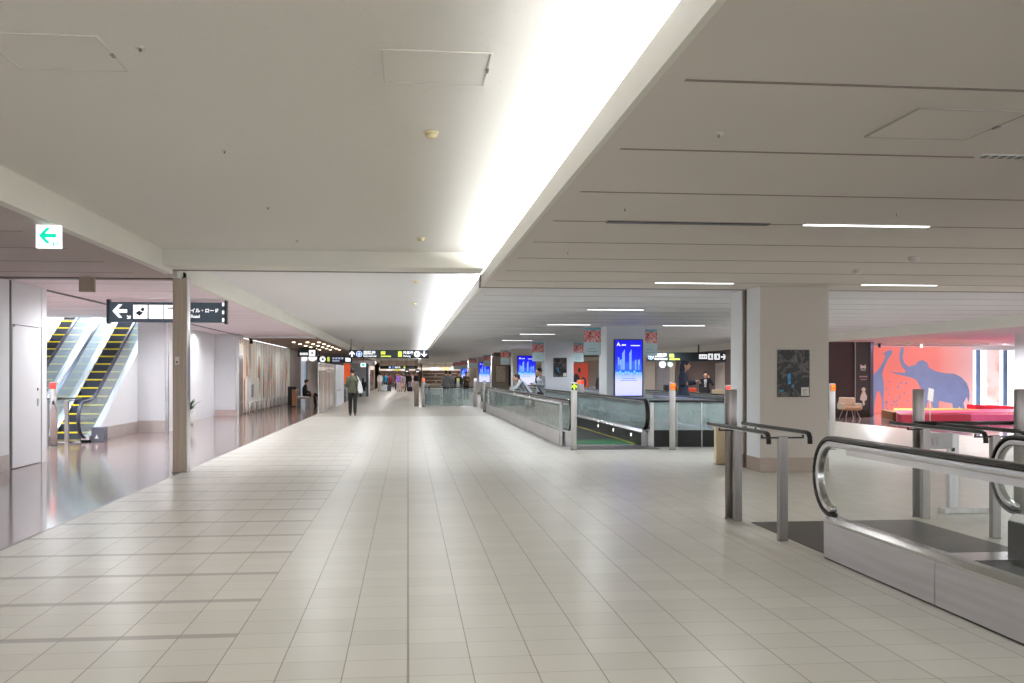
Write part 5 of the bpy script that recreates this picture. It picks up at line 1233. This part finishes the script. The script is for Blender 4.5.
shop_sign('pale lit shop sign at the far end beside the yellow green one', -0.3, 118, 2.0, 0.8, 0.36, 'sign_white')
shop_sign('wide white lit shop sign right of the aisle end', 3.0, 112, 2.02, 1.0, 0.36, 'sign_white')
shop_sign('warm yellow lit shop sign right of the wide white one', 4.2, 112, 2.02, 0.8, 0.36, emis('warm_sign', (250, 236, 170), 1.0))
shop_sign('small white lit sign near the farthest blue screen', 4.95, 110, 2.1, 0.4, 0.36, 'sign_white')
def shop(label, x0, x1, y, h, m, shelf):
    t = thing('shop_unit', label, 'shop', ((x0+x1)/2, y, 0)); w = (x1-x0)/2
    MB().box(-w, w, 0, 2.0, 0, h).build('back_wall', m, t)
    q = MB()
    for k in range(4): q.box(-w+0.1, w-0.1, -0.25, 0.0, 0.4+k*0.42, 0.45+k*0.42)
    q.build('shelf', 'cream', t); MB().box(-w+0.1, w-0.1, -0.2, 0.0, 0.45, 2.0).build('goods', shelf, t)
    MB().box(-w, w, -0.3, 0.0, 2.1, 2.4).build('lit_band', emis('shop_band_%d' % int(x0*10), (255, 240, 226), 0.9), t)
goods = mosaic_mat('shop_goods', [(0.3, (90, 70, 66)), (0.45, (206, 180, 170)), (0.55, (150, 110, 100)), (0.65, (226, 214, 206)), (0.75, (120, 96, 120))], 2.2, 4)
goods2 = mosaic_mat('shop_goods_dark', [(0.3, (36, 32, 32)), (0.48, (110, 84, 70)), (0.6, (60, 50, 50)), (0.75, (190, 170, 150))], 2.2, 4)
shop('pale lit shop front at the far end of the aisle', -3.6, 1.6, 126, 3.3, 'cream', goods)
shop('dark shop front behind the farthest columns', 1.7, 9.5, 122, 2.87, 'col', goods2)
shop('pinkish shop wall on the far left side', -6.2, -3.6, 108, 2.9, 'cream', goods)
# ------------------------------------------------------------------ light
def area(name, loc, rot, sx_, sy, power, color=(1, 1, 1)):
    l = bpy.data.lights.new(name, 'AREA'); l.shape = 'RECTANGLE'; l.size = sx_; l.size_y = sy; l.energy = power; l.color = color
    o = bpy.data.objects.new(name, l); C.objects.link(o); o.location = loc; o.rotation_euler = rot
    return o
UP = (PI, 0, 0)
# cove strips lying on the ledge behind the lip, shining up
for i, (a, b, p, c) in enumerate(((-8.5, 14.4, 17, (0.93, 0.97, 1.0)), (15.8, 58, 24, (0.93, 0.97, 1.0)), (58.2, 110, 20, (1, 0.98, 0.96)))):
    L = b-a; area('cove_strip', (1.42, (a+b)/2, 2.98), (PI, math.radians(0), 0), 0.16, L, p*L*1.5, c)
# added fill spots just under the ceilings, no fixtures behind them
def spot(x, y, z, power, color=(1, 1, 1), ang=168, r=0.06):
    l = bpy.data.lights.new('fill_spot', 'SPOT'); l.energy = power; l.spot_size = math.radians(ang); l.spot_blend = 0.6; l.color = color; l.shadow_soft_size = r
    o = bpy.data.objects.new('fill_spot', l); C.objects.link(o); o.location = (x, y, z-0.03)
warm, cool, pink = (1, 0.99, 0.98), (0.92, 0.96, 1.0), (0.98, 0.98, 1.0)
for x in (3.4, 7.6, 11.6):
    for y in (-3.5, 4.6, 10.6): spot(x, y, ZR, 85, warm)
    for y in range(18, 60, 5): spot(x, y, ZR, 190, cool)
for y in (-4, 2, 8): spot(-1.6, y, ZM, 105, warm)
for y in range(18, 60, 6): spot(-1.6, y, ZM, 180, cool)
for y in (1, 6, 11): spot(-5.0, y, ZL, 70, pink)
for y in range(18, 39, 4): spot(-5.0, y, ZL, 220, pink)
for y in (43, 49, 55): spot(-5.0, y, ZL-0.05, 80, warm)
for x in (-7.6, -9.6):
    for y in (14.5, 18.5, 22.5): spot(x, y, ZL, 420, cool)
for y in (30, 34): spot(-6.6, y, ZL, 90, pink)
for x in (15.4, 21.5):
    for y in (8, 14, 20, 26): spot(x, y, 2.66, 360, pink)
    spot(x+1, 33.5, 2.66, 850, pink)
for x in (18.2, 20.4, 22.4):      # added spots without fixtures that brighten the mural
    spot(x, 35.2, 2.62, 85, (1, 0.97, 0.97), 120); bpy.context.scene.collection.objects[-1].rotation_euler = (math.radians(62), 0, 0)
for y in range(64, 127, 8):
    for x in (-1.6, 5.0, 10.0): spot(x, y, ZR, 230, warm)
area('well_light', (-8.9, 32.0, 6.7), (0, 0, 0), 3.0, 9.0, 2600, (0.96, 0.98, 1.0))
w = bpy.data.worlds.new('world'); bpy.context.scene.world = w; w.use_nodes = True
bg = w.node_tree.nodes['Background']; bg.inputs['Color'].default_value = (0.93, 0.96, 1.0, 1); bg.inputs['Strength'].default_value = 3.0

# ------------------------------------------------------------------ camera
cam = bpy.data.cameras.new('camera'); co = bpy.data.objects.new('camera', cam); C.objects.link(co)
cam.sensor_width = 36.0; cam.sensor_fit = 'HORIZONTAL'; cam.lens = 995/1024*36.0
co.location = (0, 0, 1.5); co.rotation_euler = (PI/2, 0, -math.atan(104/995))
cam.shift_y = 33.5/1024; cam.clip_end = 400; cam.clip_start = 0.05
sc = bpy.context.scene; sc.camera = co
sc.view_settings.view_transform = 'Standard'; sc.view_settings.look = 'None'
sc.view_settings.exposure = 0.0
sc.cycles.max_bounces = 10; sc.cycles.diffuse_bounces = 5; sc.cycles.glossy_bounces = 4; sc.cycles.transparent_max_bounces = 16
sc.cycles.sample_clamp_indirect = 8.0; sc.cycles.caustics_reflective = False; sc.cycles.caustics_refractive = False
sc.cycles.use_denoising = True
